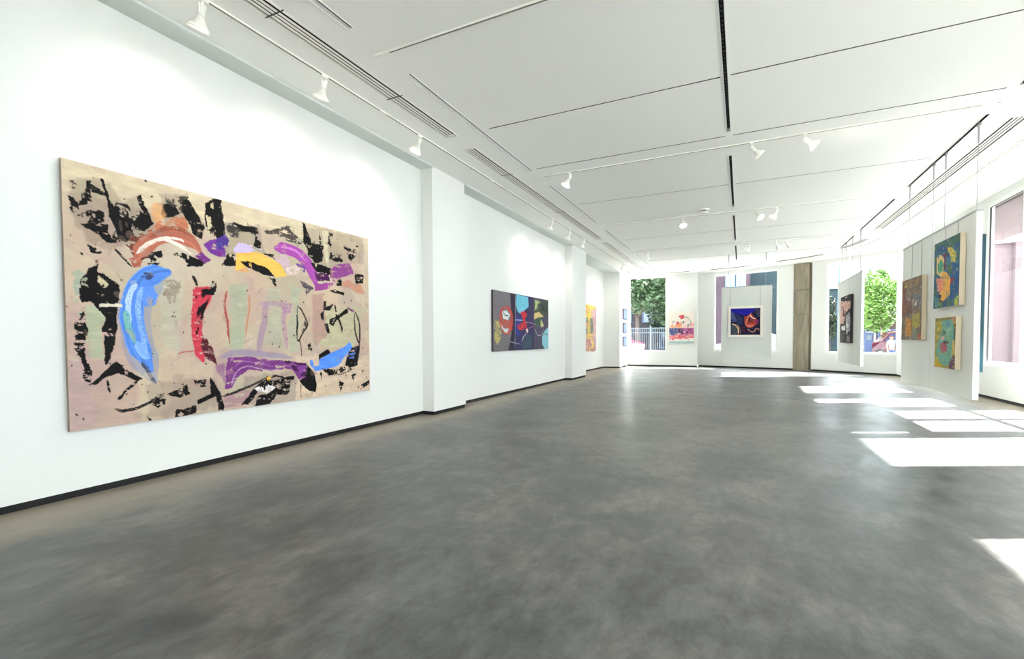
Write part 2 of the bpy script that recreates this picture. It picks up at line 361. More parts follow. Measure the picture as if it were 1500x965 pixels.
# stroke lists of the pictures, in thousandths of each picture's height
ART = {
'big': dict(bg=(186, 171, 152), res=(600, 392), w=1569, gain=1.03, ops=[
(2,[(188, 168, 146),(176, 160, 140),(200, 180, 150),(182, 150, 140),(170, 165, 140),(192, 176, 158),(170, 140, 136)],[(0, 0),(1569, 1000)],260,150,0.35),
(0,(178, 150, 140),[(-19, 521),(186, 507),(221, 1008),(-13, 1023)],0.7,0.5),
(0,(176, 148, 150),[(-14, 721),(68, 724),(81, 1040),(-13, 1023)],0.5,0.5),
(0,(198, 184, 156),[(-5, -3),(1585, -34),(1582, 77),(-8, 122)],0.7,0.4),
(0,(206, 184, 160),[(986, 751),(1592, 769),(1583, 1037),(978, 1012)],0.7,0.4),
(0,(158, 166, 142),[(618, 396),(716, 386),(680, 702),(616, 701)],0.75,0.3),
(0,(164, 168, 146),[(821, 389),(904, 381),(918, 713),(805, 691)],0.6,0.3),
(0,(160, 168, 146),[(975, 374),(1025, 369),(1006, 728),(941, 727)],0.6,0.3),
(0,(176, 174, 142),[(1208, 471),(1540, 452),(1432, 714),(1110, 694)],0.7,0.3),
(0,(168, 132, 124),[(1110, 405),(1191, 398),(1212, 643),(1136, 709),(1104, 586)],0.7,0.3),
(0,(176, 176, 158),[(301, 384),(402, 402),(401, 733),(320, 673)],0.5,0.3),
(0,(166, 168, 142),[(53, 529),(96, 521),(114, 573),(103, 638),(110, 739),(66, 731),(57, 627)],0.95,0.1),
(0,(160, 168, 150),[(30, 403),(60, 374),(46, 568),(25, 595)],0.6,0.2),
(0,(88, 78, 68),[(19, 69),(145, 39),(188, 115),(242, 66),(305, 181),(258, 276),(123, 310),(46, 234)],0.26,0.35),
(0,(92, 82, 74),[(320, 39),(442, 7),(503, 140),(340, 173)],0.28,0.3),
(0,(90, 80, 74),[(1042, 31),(1216, 9),(1527, -2),(1542, 162),(1242, 244),(1081, 226)],0.24,0.35),
(0,(88, 80, 76),[(604, 99),(793, 76),(815, 205),(599, 250)],0.24,0.3),
(0,(96, 84, 78),[(249, 851),(528, 832),(566, 978),(246, 990)],0.2,0.35),
(0,(92, 78, 80),[(676, 840),(1003, 834),(981, 1014),(672, 990)],0.22,0.3),
(0,(12, 9, 10),[(24, 134),(39, 135),(52, 154),(51, 188),(79, 176),(117, 161),(132, 170),(126, 200),(97, 223),(55, 232),(46, 206),(32, 176)],0.63,0.2),
(0,(70, 64, 60),[(24, 68),(41, 74),(45, 101),(27, 116)],0.35,0.2),
(0,(12, 9, 10),[(59, 74),(73, 71),(75, 160),(52, 160)],0.58,0.2),
(0,(12, 9, 10),[(72, 62),(85, 59),(87, 140),(71, 141)],0.96,0.1),
(0,(12, 9, 10),[(84, 70),(134, 91),(134, 101),(88, 103)],0.93,0.1),
(0,(12, 9, 10),[(114, 42),(124, 39),(143, 115),(177, 160),(217, 192),(226, 245),(194, 275),(169, 261),(146, 178),(129, 95)],0.97,0.1),
(0,(12, 9, 10),[(163, 122),(209, 110),(218, 150),(228, 172),(226, 245),(179, 277),(171, 202)],0.8,0.2),
(0,(12, 9, 10),[(55, 226),(131, 205),(139, 261),(91, 247)],0.88,0.2),
(0,(12, 9, 10),[(101, 222),(139, 261),(184, 277),(138, 284),(110, 272)],0.88,0.15),
(0,(12, 9, 10),[(76, 289),(99, 302),(118, 311),(99, 323),(82, 317)],0.78,0.2),
(0,(12, 9, 10),[(160, 222),(185, 229),(174, 278),(144, 260)],0.68,0.2),
(0,(12, 9, 10),[(239, 76),(253, 66),(291, 177),(260, 214),(227, 209),(223, 173),(261, 159)],0.96,0.1),
(0,(12, 9, 10),[(193, 144),(240, 127),(277, 168),(260, 202),(227, 221),(196, 197)],0.68,0.2),
(0,(12, 9, 10),[(337, 82),(384, 81),(402, 109),(377, 134),(335, 143),(327, 126)],0.97,0.1),
(0,(60, 55, 50),[(338, 47),(436, 16),(433, 102),(396, 110),(343, 78)],0.42,0.2),
(0,(12, 9, 10),[(426, 25),(442, 17),(503, 147),(495, 203),(456, 190),(444, 152),(414, 106)],0.95,0.12),
(0,(12, 9, 10),[(513, 29),(548, 7),(594, 2),(596, 65),(605, 119),(585, 179),(536, 175),(530, 155),(510, 152),(505, 99)],0.96,0.1),
(0,(190, 178, 145),[(513, 87),(535, 89),(541, 132),(520, 154)],0.95,0.05),
(0,(190, 178, 145),[(537, 30),(551, 20),(550, 51),(537, 48)],0.95,0.05),
(0,(205, 150, 100),[(285, 92),(337, 79),(347, 134),(311, 173),(283, 160)],0.75,0.3),
(0,(178, 110, 80),[(306, 162),(426, 123),(437, 180),(304, 231),(265, 219)],0.8,0.2),
(0,(105, 58, 45),[(221, 234),(293, 195),(280, 272),(224, 318),(194, 287)],0.7,0.2),
(0,(165, 92, 72),[(206, 327),(257, 319),(245, 358),(218, 364)],0.9,0.1),
(0,(12, 9, 10),[(236, 292),(337, 288),(336, 307),(301, 344),(256, 338)],0.68,0.2),
(1,(168, 98, 80),[(235, 322),(263, 275),(315, 229),(387, 209),(449, 224),(487, 258)],62,0.97,0.5),
(1,(140, 80, 62),[(281, 235),(339, 189),(400, 177),(462, 202)],19,0.8,0.4),
(1,(238, 228, 215),[(235, 309),(280, 260),(332, 235),(392, 247),(447, 274)],16,0.9,0.5),
(1,(240, 230, 218),[(333, 227),(399, 221),(417, 233)],10,0.9,0.3),
(0,(12, 9, 10),[(366, 290),(410, 274),(460, 289),(526, 296),(498, 321),(427, 333),(415, 302)],0.88,0.15),
(0,(110, 50, 120),[(463, 282),(494, 257),(536, 291),(512, 310)],0.95,0.1),
(1,(12, 9, 10),[(155, 305),(187, 335),(213, 362)],8,0.9,0.2),
(0,(108, 52, 138),[(498, 222),(536, 195),(600, 177),(604, 268),(568, 273),(527, 252)],0.93,0.1),
(0,(50, 60, 120),[(536, 199),(607, 175),(606, 218),(556, 219)],0.6,0.2),
(1,(118, 130, 170),[(320, 388),(256, 446),(219, 547),(230, 686),(262, 772),(281, 833)],115,0.45,0.5),
(1,(82, 130, 215),[(342, 373),(294, 385),(249, 424),(218, 494),(208, 575),(223, 664),(251, 735),(272, 787)],82,0.98,0.6),
(1,(180, 205, 240),[(227, 435),(201, 492),(194, 567),(202, 617)],22,0.9,0.6),
(1,(112, 170, 165),[(187, 548),(197, 617),(215, 672)],22,0.9,0.5),
(1,(140, 180, 235),[(249, 447),(231, 532),(239, 616),(261, 715)],20,0.8,0.6),
(1,(150, 190, 240),[(225, 672),(244, 715),(268, 735)],32,0.7,0.6),
(0,(60, 70, 110),[(249, 388),(277, 372),(300, 382),(276, 415),(254, 405)],0.7,0.2),
(0,(90, 135, 220),[(256, 440),(293, 419),(307, 464),(290, 514),(249, 520)],0.85,0.2),
(0,(12, 9, 10),[(47, 440),(74, 386),(102, 365),(97, 400),(116, 403),(169, 444),(167, 507),(43, 515),(48, 467)],0.96,0.1),
(0,(192, 180, 146),[(99, 411),(120, 420),(134, 448),(124, 469),(100, 440)],0.85,0.15),
(0,(150, 150, 130),[(54, 428),(68, 426),(67, 454),(53, 461)],0.7,0.2),
(0,(12, 9, 10),[(41, 467),(168, 455),(164, 516),(136, 524),(96, 524),(73, 505),(44, 519)],0.96,0.1),
(0,(12, 9, 10),[(72, 511),(161, 529),(154, 620),(124, 757),(112, 763),(112, 650),(103, 632),(119, 579)],0.96,0.08),
(0,(205, 196, 176),[(99, 522),(177, 520),(176, 533),(100, 534)],0.97,0.03),
(0,(12, 9, 10),[(21, 597),(51, 596),(62, 621),(58, 708),(43, 713),(25, 719),(20, 650)],0.74,0.2),
(0,(12, 9, 10),[(29, 565),(48, 530),(51, 593),(24, 594)],0.38,0.2),
(0,(12, 9, 10),[(25, 713),(53, 708),(67, 801),(64, 824),(45, 817),(42, 754)],0.88,0.2),
(0,(12, 9, 10),[(59, 833),(150, 749),(239, 822),(217, 836),(185, 809),(164, 796),(113, 807),(83, 832)],0.96,0.08),
(0,(12, 9, 10),[(206, 835),(233, 825),(161, 902),(154, 892)],0.83,0.15),
(0,(12, 9, 10),[(115, 819),(125, 823),(124, 874),(117, 858)],0.93,0.1),
(1,(66, 70, 96),[(238, 753),(257, 788),(287, 848)],12,0.9,0.3),
(1,(12, 9, 10),[(145, 936),(176, 946),(247, 930),(318, 903)],12,0.9,0.2),
(0,(12, 9, 10),[(259, 916),(318, 896),(317, 935),(292, 958),(264, 942)],0.68,0.2),
(0,(12, 9, 10),[(330, 897),(367, 881),(418, 865),(424, 907),(379, 915)],0.83,0.15),
(0,(12, 9, 10),[(368, 968),(442, 960),(448, 991),(364, 1000)],0.88,0.15),
(0,(12, 9, 10),[(445, 843),(492, 840),(495, 875),(458, 872)],0.73,0.2),
(0,(12, 9, 10),[(510, 827),(568, 921),(455, 958),(452, 937),(515, 916)],0.97,0.07),
(0,(12, 9, 10),[(542, 933),(568, 935),(577, 1001),(552, 991)],0.95,0.1),
(0,(12, 9, 10),[(246, 971),(274, 1000),(257, 998)],0.93,0.1),
(0,(152, 138, 122),[(336, 453),(392, 448),(368, 513),(350, 508)],0.8,0.15),
(0,(150, 138, 122),[(333, 409),(400, 402),(379, 476),(332, 473)],0.75,0.15),
(0,(190, 58, 74),[(453, 427),(523, 420),(528, 471),(458, 476)],0.93,0.08),
(0,(190, 58, 74),[(450, 436),(539, 428),(530, 478),(494, 543),(485, 634),(506, 718),(491, 770),(455, 731),(443, 648),(442, 546)],0.95,0.06),
(0,(12, 9, 10),[(471, 514),(524, 472),(497, 543),(482, 599),(464, 641),(458, 614)],0.68,0.15),
(0,(78, 26, 36),[(484, 641),(531, 697),(554, 783),(502, 746),(483, 704)],0.9,0.1),
(0,(12, 9, 10),[(456, 446),(539, 435),(542, 456),(455, 473)],0.68,0.2),
(1,(12, 9, 10),[(448, 374),(460, 396),(466, 422)],13,0.95,0.1),
(0,(12, 9, 10),[(537, 395),(559, 392),(553, 435),(515, 462)],0.78,0.15),
(1,(170, 60, 70),[(381, 723),(455, 710)],6,0.7,0.2),
(0,(12, 9, 10),[(574, 16),(589, 28),(603, 115),(608, 152),(601, 180),(563, 192)],0.96,0.1),
(0,(60, 58, 54),[(614, 124),(655, 86),(707, 94),(768, 87),(779, 119),(760, 134),(712, 127),(670, 162),(630, 170)],0.75,0.2),
(0,(12, 9, 10),[(643, 91),(707, 91),(774, 89),(779, 119),(706, 131),(666, 103)],0.93,0.15),
(0,(12, 9, 10),[(767, 127),(797, 162),(793, 197),(752, 193)],0.93,0.15),
(0,(12, 9, 10),[(599, 250),(650, 237),(648, 308),(581, 317),(599, 283)],0.78,0.2),
(0,(72, 52, 132),[(564, 182),(608, 158),(629, 186),(600, 229),(562, 240)],0.85,0.15),
(0,(120, 50, 130),[(562, 240),(583, 248),(583, 269),(561, 272)],0.9,0.1),
(0,(192, 175, 220),[(645, 216),(681, 177),(728, 191),(802, 196),(715, 227),(656, 236)],0.85,0.2),
(0,(205, 150, 100),[(642, 315),(737, 308),(736, 334),(653, 335)],0.7,0.2),
(0,(228, 178, 86),[(659, 236),(789, 215),(853, 240),(906, 257),(942, 319),(877, 332),(851, 311),(786, 302),(737, 291),(689, 309),(648, 330)],0.97,0.04),
(0,(12, 9, 10),[(675, 274),(714, 269),(787, 279),(832, 296),(870, 327),(837, 328),(755, 314),(713, 303)],0.96,0.1),
(0,(12, 9, 10),[(837, 325),(884, 331),(875, 392),(850, 341)],0.63,0.2),
(0,(12, 9, 10),[(796, 208),(870, 220),(863, 239),(814, 217)],0.93,0.15),
(0,(76, 68, 62),[(818, 106),(884, 69),(947, 48),(1010, 81),(1054, 123),(1009, 131),(910, 118),(884, 99),(830, 115)],0.75,0.15),
(0,(190, 165, 175),[(880, 207),(935, 210),(962, 261),(926, 272),(886, 248)],0.8,0.2),
(1,(158, 74, 158),[(881, 177),(950, 172),(1022, 191),(1073, 227),(1118, 285),(1140, 354)],67,0.96,0.6),
(1,(205, 140, 205),[(909, 166),(993, 171),(1066, 216)],11,0.7,0.5),
(0,(100, 60, 140),[(999, 238),(1058, 230),(1064, 279),(1020, 272)],0.6,0.2),
(0,(205, 182, 176),[(933, 271),(1006, 249),(1035, 264),(1019, 291),(946, 318)],0.85,0.1),
(0,(136, 66, 132),[(1234, 245),(1313, 194),(1405, 188),(1441, 247),(1328, 288),(1274, 321),(1241, 284)],0.88,0.1),
(0,(146, 66, 138),[(1125, 336),(1274, 321),(1239, 358),(1131, 382)],0.93,0.06),
(0,(72, 28, 74),[(1127, 272),(1233, 272),(1240, 311),(1149, 321)],0.92,0.08),
(0,(12, 9, 10),[(1050, 5),(1069, 10),(1087, 48),(1109, 82),(1108, 120),(1054, 123),(1052, 67)],0.96,0.1),
(0,(12, 9, 10),[(1039, 113),(1205, 97),(1195, 132),(1185, 212),(1136, 225),(1082, 188),(1076, 151)],0.93,0.15),
(0,(12, 9, 10),[(1097, 224),(1243, 231),(1242, 271),(1143, 270)],0.96,0.12),
(0,(12, 9, 10),[(1166, 35),(1184, 94),(1168, 110)],0.83,0.1),
(0,(192, 182, 156),[(1190, 27),(1232, 19),(1235, 205),(1210, 208)],0.93,0.05),
(0,(12, 9, 10),[(1236, 22),(1266, 26),(1259, 114),(1238, 98)],0.68,0.2),
(0,(12, 9, 10),[(1246, 137),(1342, 128),(1341, 177),(1244, 184)],0.63,0.2),
(0,(12, 9, 10),[(1353, 64),(1475, 57),(1454, 111),(1361, 118)],0.3,0.2),
(0,(12, 9, 10),[(1361, 118),(1454, 132),(1424, 175),(1369, 145)],0.63,0.2),
(0,(12, 9, 10),[(1445, 250),(1529, 240),(1517, 296),(1449, 296)],0.88,0.15),
(0,(186, 118, 96),[(1328, 309),(1497, 298),(1545, 381),(1476, 358),(1344, 348)],0.6,0.3),
(0,(12, 9, 10),[(1239, 358),(1353, 375),(1352, 389),(1238, 382)],0.78,0.1),
(0,(12, 9, 10),[(1292, 299),(1337, 294),(1336, 339),(1291, 340)],0.78,0.15),
(0,(84, 78, 84),[(1022, 328),(1124, 369),(1072, 405)],0.88,0.08),
(0,(188, 164, 164),[(782, 469),(928, 459),(899, 500),(793, 506)],0.6,0.3),
(1,(158, 70, 62),[(606, 434),(594, 495),(604, 579),(616, 680)],11,0.9,0.3),
(1,(182, 118, 88),[(722, 436),(716, 525),(692, 655)],10,0.75,0.3),
(1,(154, 126, 150),[(815, 475),(802, 560),(760, 733)],34,0.7,0.4),
(1,(160, 134, 152),[(776, 480),(917, 471)],25,0.55,0.3),
(1,(164, 132, 152),[(933, 453),(918, 556),(933, 713)],28,0.65,0.3),
(0,(164, 128, 152),[(890, 466),(968, 471),(955, 520),(915, 533)],0.75,0.2),
(1,(12, 9, 10),[(1005, 476),(1034, 496),(1062, 551),(1074, 579),(1043, 623),(1018, 665),(1004, 651),(1003, 483)],9,0.95,0.1),
(0,(70, 62, 55),[(1045, 552),(1076, 579),(1034, 623)],0.75,0.15),
(1,(12, 9, 10),[(1020, 662),(1025, 708),(1028, 757)],6,0.8,0.1),
(0,(12, 9, 10),[(1075, 694),(1097, 680),(1104, 731),(1074, 723)],0.83,0.15),
(0,(12, 9, 10),[(1195, 439),(1213, 441),(1208, 471),(1266, 445),(1236, 492),(1188, 495)],0.95,0.08),
(0,(12, 9, 10),[(1165, 511),(1188, 495),(1186, 558),(1167, 547)],0.95,0.08),
(0,(12, 9, 10),[(1191, 576),(1224, 568),(1236, 635),(1213, 621)],0.95,0.08),
(0,(12, 9, 10),[(1229, 545),(1324, 503),(1376, 469),(1385, 500),(1292, 543),(1262, 582),(1233, 568)],0.93,0.1),
(0,(12, 9, 10),[(1271, 452),(1285, 459),(1289, 497),(1274, 498)],0.95,0.08),
(1,(12, 9, 10),[(1283, 513),(1321, 573),(1330, 619)],16,0.9,0.1),
(0,(105, 55, 105),[(1376, 458),(1439, 482),(1428, 497),(1386, 477)],0.95,0.05),
(1,(12, 9, 10),[(1450, 489),(1480, 561),(1479, 682),(1446, 618),(1437, 538),(1450, 489)],12,0.93,0.1),
(1,(12, 9, 10),[(1479, 682),(1464, 795)],10,0.8,0.1),
(0,(12, 9, 10),[(1148, 754),(1219, 718),(1242, 745),(1161, 776),(1152, 801)],0.97,0.05),
(0,(12, 9, 10),[(1389, 709),(1476, 698),(1455, 827),(1385, 847),(1355, 822),(1377, 760)],0.93,0.12),
(0,(84, 136, 228),[(1085, 781),(1107, 778),(1115, 818),(1151, 812),(1152, 783),(1238, 741),(1337, 712),(1401, 678),(1410, 713),(1346, 775),(1294, 827),(1206, 838),(1123, 844),(1089, 810)],0.97,0.05),
(0,(84, 120, 200),[(1378, 737),(1443, 714),(1430, 778),(1377, 776)],0.35,0.2),
(0,(12, 9, 10),[(1169, 832),(1273, 849),(1365, 819),(1417, 857),(1233, 884)],0.68,0.2),
(0,(12, 9, 10),[(1155, 849),(1177, 858),(1167, 902)],0.93,0.1),
(1,(12, 9, 10),[(1214, 876),(1332, 877),(1433, 850)],7,0.8,0.2),
(0,(168, 134, 138),[(584, 931),(742, 915),(784, 926),(672, 990),(576, 991)],0.85,0.2),
(1,(132, 124, 162),[(571, 749),(647, 724),(747, 732),(855, 748),(972, 762)],29,0.55,0.4),
(0,(116, 56, 122),[(608, 750),(713, 741),(832, 771),(908, 781),(1067, 794),(1052, 872),(1010, 883),(970, 832),(907, 821),(816, 823),(711, 811),(657, 839),(616, 898),(585, 901),(594, 798)],0.92,0.12),
(1,(186, 152, 190),[(618, 885),(644, 819),(704, 794),(802, 819),(899, 821)],6,0.8,0.5),
(1,(160, 110, 170),[(632, 794),(679, 768),(767, 785),(846, 806)],7,0.7,0.6),
(0,(110, 54, 120),[(552, 772),(589, 774),(591, 895),(551, 808)],0.4,0.3),
(0,(58, 22, 60),[(892, 777),(1067, 798),(1052, 865),(970, 825)],0.6,0.2),
(0,(120, 60, 135),[(1004, 805),(1054, 808),(1052, 879),(1010, 880)],0.7,0.15),
(0,(12, 9, 10),[(1067, 805),(1114, 854),(1130, 929),(1119, 971),(1084, 961),(1009, 890),(1052, 872)],0.97,0.08),
(1,(12, 9, 10),[(1024, 905),(1021, 994)],4,0.9,0.1),
(1,(12, 9, 10),[(578, 931),(674, 909),(815, 856)],12,0.92,0.15),
(0,(12, 9, 10),[(666, 983),(764, 885),(815, 849),(845, 851),(836, 904),(763, 924),(706, 994)],0.93,0.15),
(0,(12, 9, 10),[(845, 838),(937, 864),(977, 867),(926, 966),(872, 947),(826, 996),(740, 999),(762, 949),(843, 918)],0.83,0.2),
(0,(224, 216, 216),[(742, 909),(800, 888),(873, 907),(813, 928),(756, 929)],0.75,0.2),
(0,(222, 172, 70),[(811, 856),(834, 851),(829, 873),(815, 876)],0.95,0.05),
(0,(12, 9, 10),[(548, 915),(572, 930),(582, 992),(546, 996)],0.95,0.1),
(0,(12, 9, 10),[(1296, 904),(1341, 931),(1309, 986)],0.88,0.15),
(0,(12, 9, 10),[(1405, 888),(1448, 883),(1425, 921)],0.88,0.15),
(0,(12, 9, 10),[(1446, 971),(1559, 931),(1564, 953),(1489, 991)],0.73,0.2),
(0,(12, 9, 10),[(1493, 861),(1521, 863),(1504, 880)],0.93,0.1),
(2,[(24, 20, 22),(40, 34, 34)],[(0, 0),(1569, 1000)],130,5,1),
(2,[(178, 150, 130),(150, 130, 120),(200, 186, 160)],[(0, 0),(1569, 1000)],140,18,0.35),
]),
'trip': dict(bg=(50, 46, 66), res=(240, 100), w=2452, gain=0.93, ops=[
(0,(122, 118, 122),[(-5, -16),(637, 3),(687, 511),(682, 715),(544, 1010),(-27, 1009)],0.98,0.02),
(0,(58, 54, 92),[(861, 6),(1682, 18),(1651, 1007),(834, 1031)],1,0),
(0,(76, 72, 92),[(1682, 3),(2496, -3),(2482, 1025),(1651, 1007)],1,0),
(1,(205, 72, 62),[(478, 250),(645, 322),(705, 456),(654, 607),(497, 689),(349, 625),(265, 483),(312, 324),(478, 250)],79,0.9,0.3),
(0,(205, 85, 65),[(281, 430),(657, 471),(716, 633),(439, 597),(293, 521)],0.7,0.2),
(0,(214, 226, 222),[(321, 343),(476, 310),(634, 377),(548, 474),(368, 453)],0.97,0.05),
(0,(214, 226, 222),[(349, 622),(585, 621),(512, 703),(392, 677)],0.97,0.05),
(0,(214, 226, 222),[(249, 523),(364, 598),(334, 652)],0.8,0.1),
(1,(30, 30, 40),[(370, 354),(459, 397),(581, 390)],17,0.95,0.1),
(0,(192, 176, 112),[(38, 503),(207, 498),(289, 678),(257, 809),(141, 885),(45, 808)],0.75,0.25),
(0,(48, 58, 140),[(858, 367),(1119, 385),(978, 587),(1074, 769),(849, 714)],0.85,0.2),
(0,(112, 192, 216),[(894, 4),(1413, 15),(1433, 197),(1262, 264),(1086, 347),(936, 308),(876, 186)],0.98,0.03),
(0,(208, 50, 54),[(1053, 317),(1227, 280),(1367, 347),(1258, 423),(1326, 522),(1420, 637),(1339, 689),(1253, 582),(1147, 641),(977, 629),(912, 560),(1116, 513),(1204, 468)],0.92,0.1),
(0,(240, 225, 225),[(1306, 610),(1414, 608),(1393, 681),(1321, 682)],0.9,0.1),
(1,(225, 225, 235),[(866, 461),(1187, 457)],14,0.95,0.2),
(1,(205, 150, 170),[(1256, 495),(1546, 495),(2093, 566)],13,0.8,0.2),
(1,(205, 110, 150),[(1469, 592),(1696, 551)],15,0.8,0.2),
(0,(62, 82, 98),[(1143, 783),(1375, 696),(1612, 783),(1588, 976),(1138, 968)],0.9,0.1),
(1,(205, 215, 220),[(1321, 696),(1178, 769),(1106, 868)],19,0.8,0.1),
(1,(190, 200, 230),[(616, 844),(970, 881),(1071, 903)],16,0.7,0.3),
(0,(62, 78, 62),[(1712, 39),(2430, 14),(2397, 337),(2100, 363),(1702, 333)],0.9,0.15),
(0,(192, 198, 140),[(1711, 54),(2028, 41),(1942, 216),(1705, 258)],0.5,0.2),
(0,(40, 40, 40),[(2028, 56),(2363, 67),(2356, 274),(2062, 241)],0.5,0.2),
(0,(216, 196, 132),[(1703, 310),(1940, 262),(2225, 343),(1857, 388),(1700, 423)],0.92,0.1),
(0,(58, 92, 72),[(1699, 438),(2018, 366),(2199, 501),(1850, 586)],0.92,0.1),
(0,(205, 205, 140),[(2057, 396),(2198, 533),(2093, 566),(2013, 506)],0.9,0.1),
(1,(225, 225, 225),[(1733, 588),(1885, 722),(2088, 706),(2196, 580)],12,0.9,0.1),
(0,(140, 200, 214),[(2455, 551),(2258, 626),(2107, 752),(2114, 908),(2245, 1001),(2483, 1009)],0.97,0.03),
(1,(90, 110, 130),[(2214, 689),(2471, 719)],16,0.9,0.1),
(1,(215, 215, 215),[(851, 7),(825, 1017)],20,1,0),
]),
'yellow': dict(bg=(226, 190, 130), res=(100, 106), w=943, gain=0.95, ops=[
(2,[(235, 210, 110),(200, 160, 165),(150, 145, 130),(225, 190, 110)],[(0, 0),(943, 1000)],120,90,0.6),
(0,(242, 212, 104),[(0, -13),(953, -7),(935, 262),(15, 306)],0.97,0.1),
(0,(206, 166, 180),[(549, 109),(969, 13),(954, 1015),(604, 929),(700, 502)],0.85,0.25),
(0,(118, 130, 122),[(7, 280),(722, 266),(727, 601),(-1, 650)],0.92,0.2),
(0,(236, 204, 90),[(289, 235),(454, 231),(528, 726),(309, 723)],0.75,0.2),
(0,(220, 145, 105),[(81, 371),(478, 393),(240, 469)],0.85,0.2),
(0,(196, 140, 142),[(-3, 704),(628, 757),(890, 1006),(23, 994)],0.85,0.25),
(0,(238, 204, 112),[(553, 770),(729, 701),(758, 934),(579, 928)],0.93,0.1),
(0,(110, 95, 90),[(574, 269),(699, 432),(601, 586)],0.5,0.2),
(2,[(245, 220, 110),(120, 110, 90),(200, 150, 165),(225, 170, 100),(128, 135, 122),(245, 225, 190)],[(0, 0),(943, 1000)],200,30,0.6),
(0,(225, 150, 80),[(154, 32),(291, 26),(289, 235),(174, 238)],0.5,0.2),
]),
'poppy': dict(bg=(236, 226, 216), res=(90, 116), w=756, gain=1, ops=[
(0,(228, 185, 180),[(3, 433),(750, 386),(751, 542),(3, 542)],0.6,0.3),
(0,(232, 156, 112),[(79, 386),(395, 339),(381, 511),(48, 503)],0.75,0.2),
(0,(196, 46, 60),[(297, 137),(455, 98),(478, 215),(365, 238)],0.9,0.15),
(0,(205, 95, 95),[(199, 308),(365, 308),(396, 402),(214, 402)],0.6,0.2),
(0,(70, 95, 148),[(3, 517),(260, 517),(275, 699),(109, 777),(3, 714)],0.93,0.12),
(0,(168, 88, 140),[(245, 517),(751, 511),(752, 761),(291, 761)],0.9,0.1),
(0,(45, 48, 70),[(245, 527),(396, 542),(457, 761),(366, 730),(290, 636)],0.75,0.2),
(0,(45, 30, 60),[(517, 605),(578, 620),(563, 683),(517, 667)],0.9,0.1),
(0,(45, 30, 60),[(592, 542),(653, 558),(638, 605)],0.9,0.1),
(0,(45, 30, 60),[(646, 636),(683, 652),(661, 714)],0.9,0.1),
(0,(218, 100, 108),[(11, 761),(752, 714),(752, 856),(64, 910),(3, 856)],0.85,0.2),
(0,(240, 232, 224),[(64, 856),(752, 840),(753, 926),(64, 934)],0.5,0.2),
(0,(148, 188, 194),[(0, 937),(757, 942),(758, 1005),(0, 1005)],0.95,0.05),
(0,(90, 120, 100),[(410, 308),(456, 293),(456, 386),(396, 386)],0.8,0.2),
(0,(90, 120, 100),[(101, 293),(161, 261),(154, 363),(109, 355)],0.6,0.2),
(1,(72, 98, 84),[(478, 152),(606, 230),(667, 339),(592, 488)],20,0.85,0.2),
(0,(72, 98, 84),[(562, 386),(599, 386),(592, 495),(562, 495)],0.8,0.2),
(2,[(200, 70, 80),(240, 232, 225),(110, 60, 90),(230, 150, 140)],[(0, 560),(770, 900)],70,22,0.6),
(0,(235, 150, 150),[(652, 386),(750, 355),(751, 495),(668, 495)],0.8,0.2),
]),
'motor': dict(bg=(24, 22, 52), res=(120, 120), w=1009, gain=1, ops=[
(0,(30, 26, 150),[(-9, -4),(922, 5),(705, 184),(570, 259),(434, 277),(227, 199),(19, 121)],0.97,0.05),
(0,(72, 82, 130),[(10, 83),(124, 179),(215, 487),(9, 524)],0.9,0.1),
(0,(44, 52, 100),[(175, 199),(401, 354),(406, 622),(233, 544)],0.9,0.1),
(0,(62, 70, 82),[(-7, 592),(114, 621),(219, 736),(239, 890),(172, 996),(0, 996)],0.95,0.05),
(1,(226, 192, 152),[(45, 582),(166, 631),(254, 737),(273, 871),(258, 977)],47,0.95,0.2),
(1,(160, 130, 110),[(199, 583),(305, 698),(342, 890),(327, 996)],21,0.8,0.2),
(0,(165, 58, 48),[(460, 316),(604, 278),(705, 184),(827, 375),(965, 471),(884, 643),(613, 728),(491, 622)],0.95,0.08),
(0,(88, 34, 48),[(622, 317),(793, 375),(745, 528),(610, 546)],0.9,0.1),
(0,(215, 110, 90),[(543, 622),(815, 623),(749, 719),(579, 718)],0.9,0.1),
(0,(80, 40, 140),[(846, 452),(965, 490),(882, 566)],0.9,0.1),
(1,(242, 204, 192),[(672, 260),(734, 356),(862, 398)],40,0.97,0.1),
(1,(236, 150, 120),[(705, 193),(573, 393),(526, 622),(612, 684)],26,0.95,0.1),
(1,(218, 152, 132),[(597, 776),(684, 872),(820, 876),(861, 776),(1005, 796)],27,0.95,0.1),
(1,(200, 120, 90),[(868, 738),(1007, 872)],17,0.8,0.1),
(0,(70, 62, 92),[(821, 51),(1006, 15),(1013, 319),(911, 319)],0.8,0.2),
(0,(90, 30, 50),[(372, 622),(545, 737),(480, 929),(375, 814)],0.5,0.2),
]),
'black': dict(bg=(38, 33, 36), res=(80, 90), w=1000, gain=1, ops=[
(0,(208, 164, 152),[(26, 82),(1007, 147),(1004, 265),(553, 369),(337, 593),(-14, 583)],0.93,0.12),
(0,(150, 110, 112),[(101, 168),(433, 230),(290, 342),(87, 304)],0.5,0.2),
(0,(172, 166, 172),[(549, 436),(899, 360),(1043, 561),(989, 746),(658, 796),(571, 600)],0.85,0.2),
(0,(216, 224, 216),[(123, 644),(537, 626),(530, 724),(150, 732)],0.93,0.1),
(0,(216, 224, 216),[(605, 587),(890, 596),(887, 676),(664, 685)],0.7,0.1),
(0,(60, 58, 60),[(295, 288),(556, 329),(484, 433),(215, 421)],0.85,0.2),
(0,(190, 180, 190),[(628, 740),(789, 742),(754, 825),(657, 810)],0.9,0.1),
(0,(90, 84, 88),[(34, 819),(460, 765),(444, 997),(15, 1000)],0.4,0.2),
(0,(200, 190, 190),[(513, 21),(670, 28),(668, 46),(447, 42)],0.9,0.1),
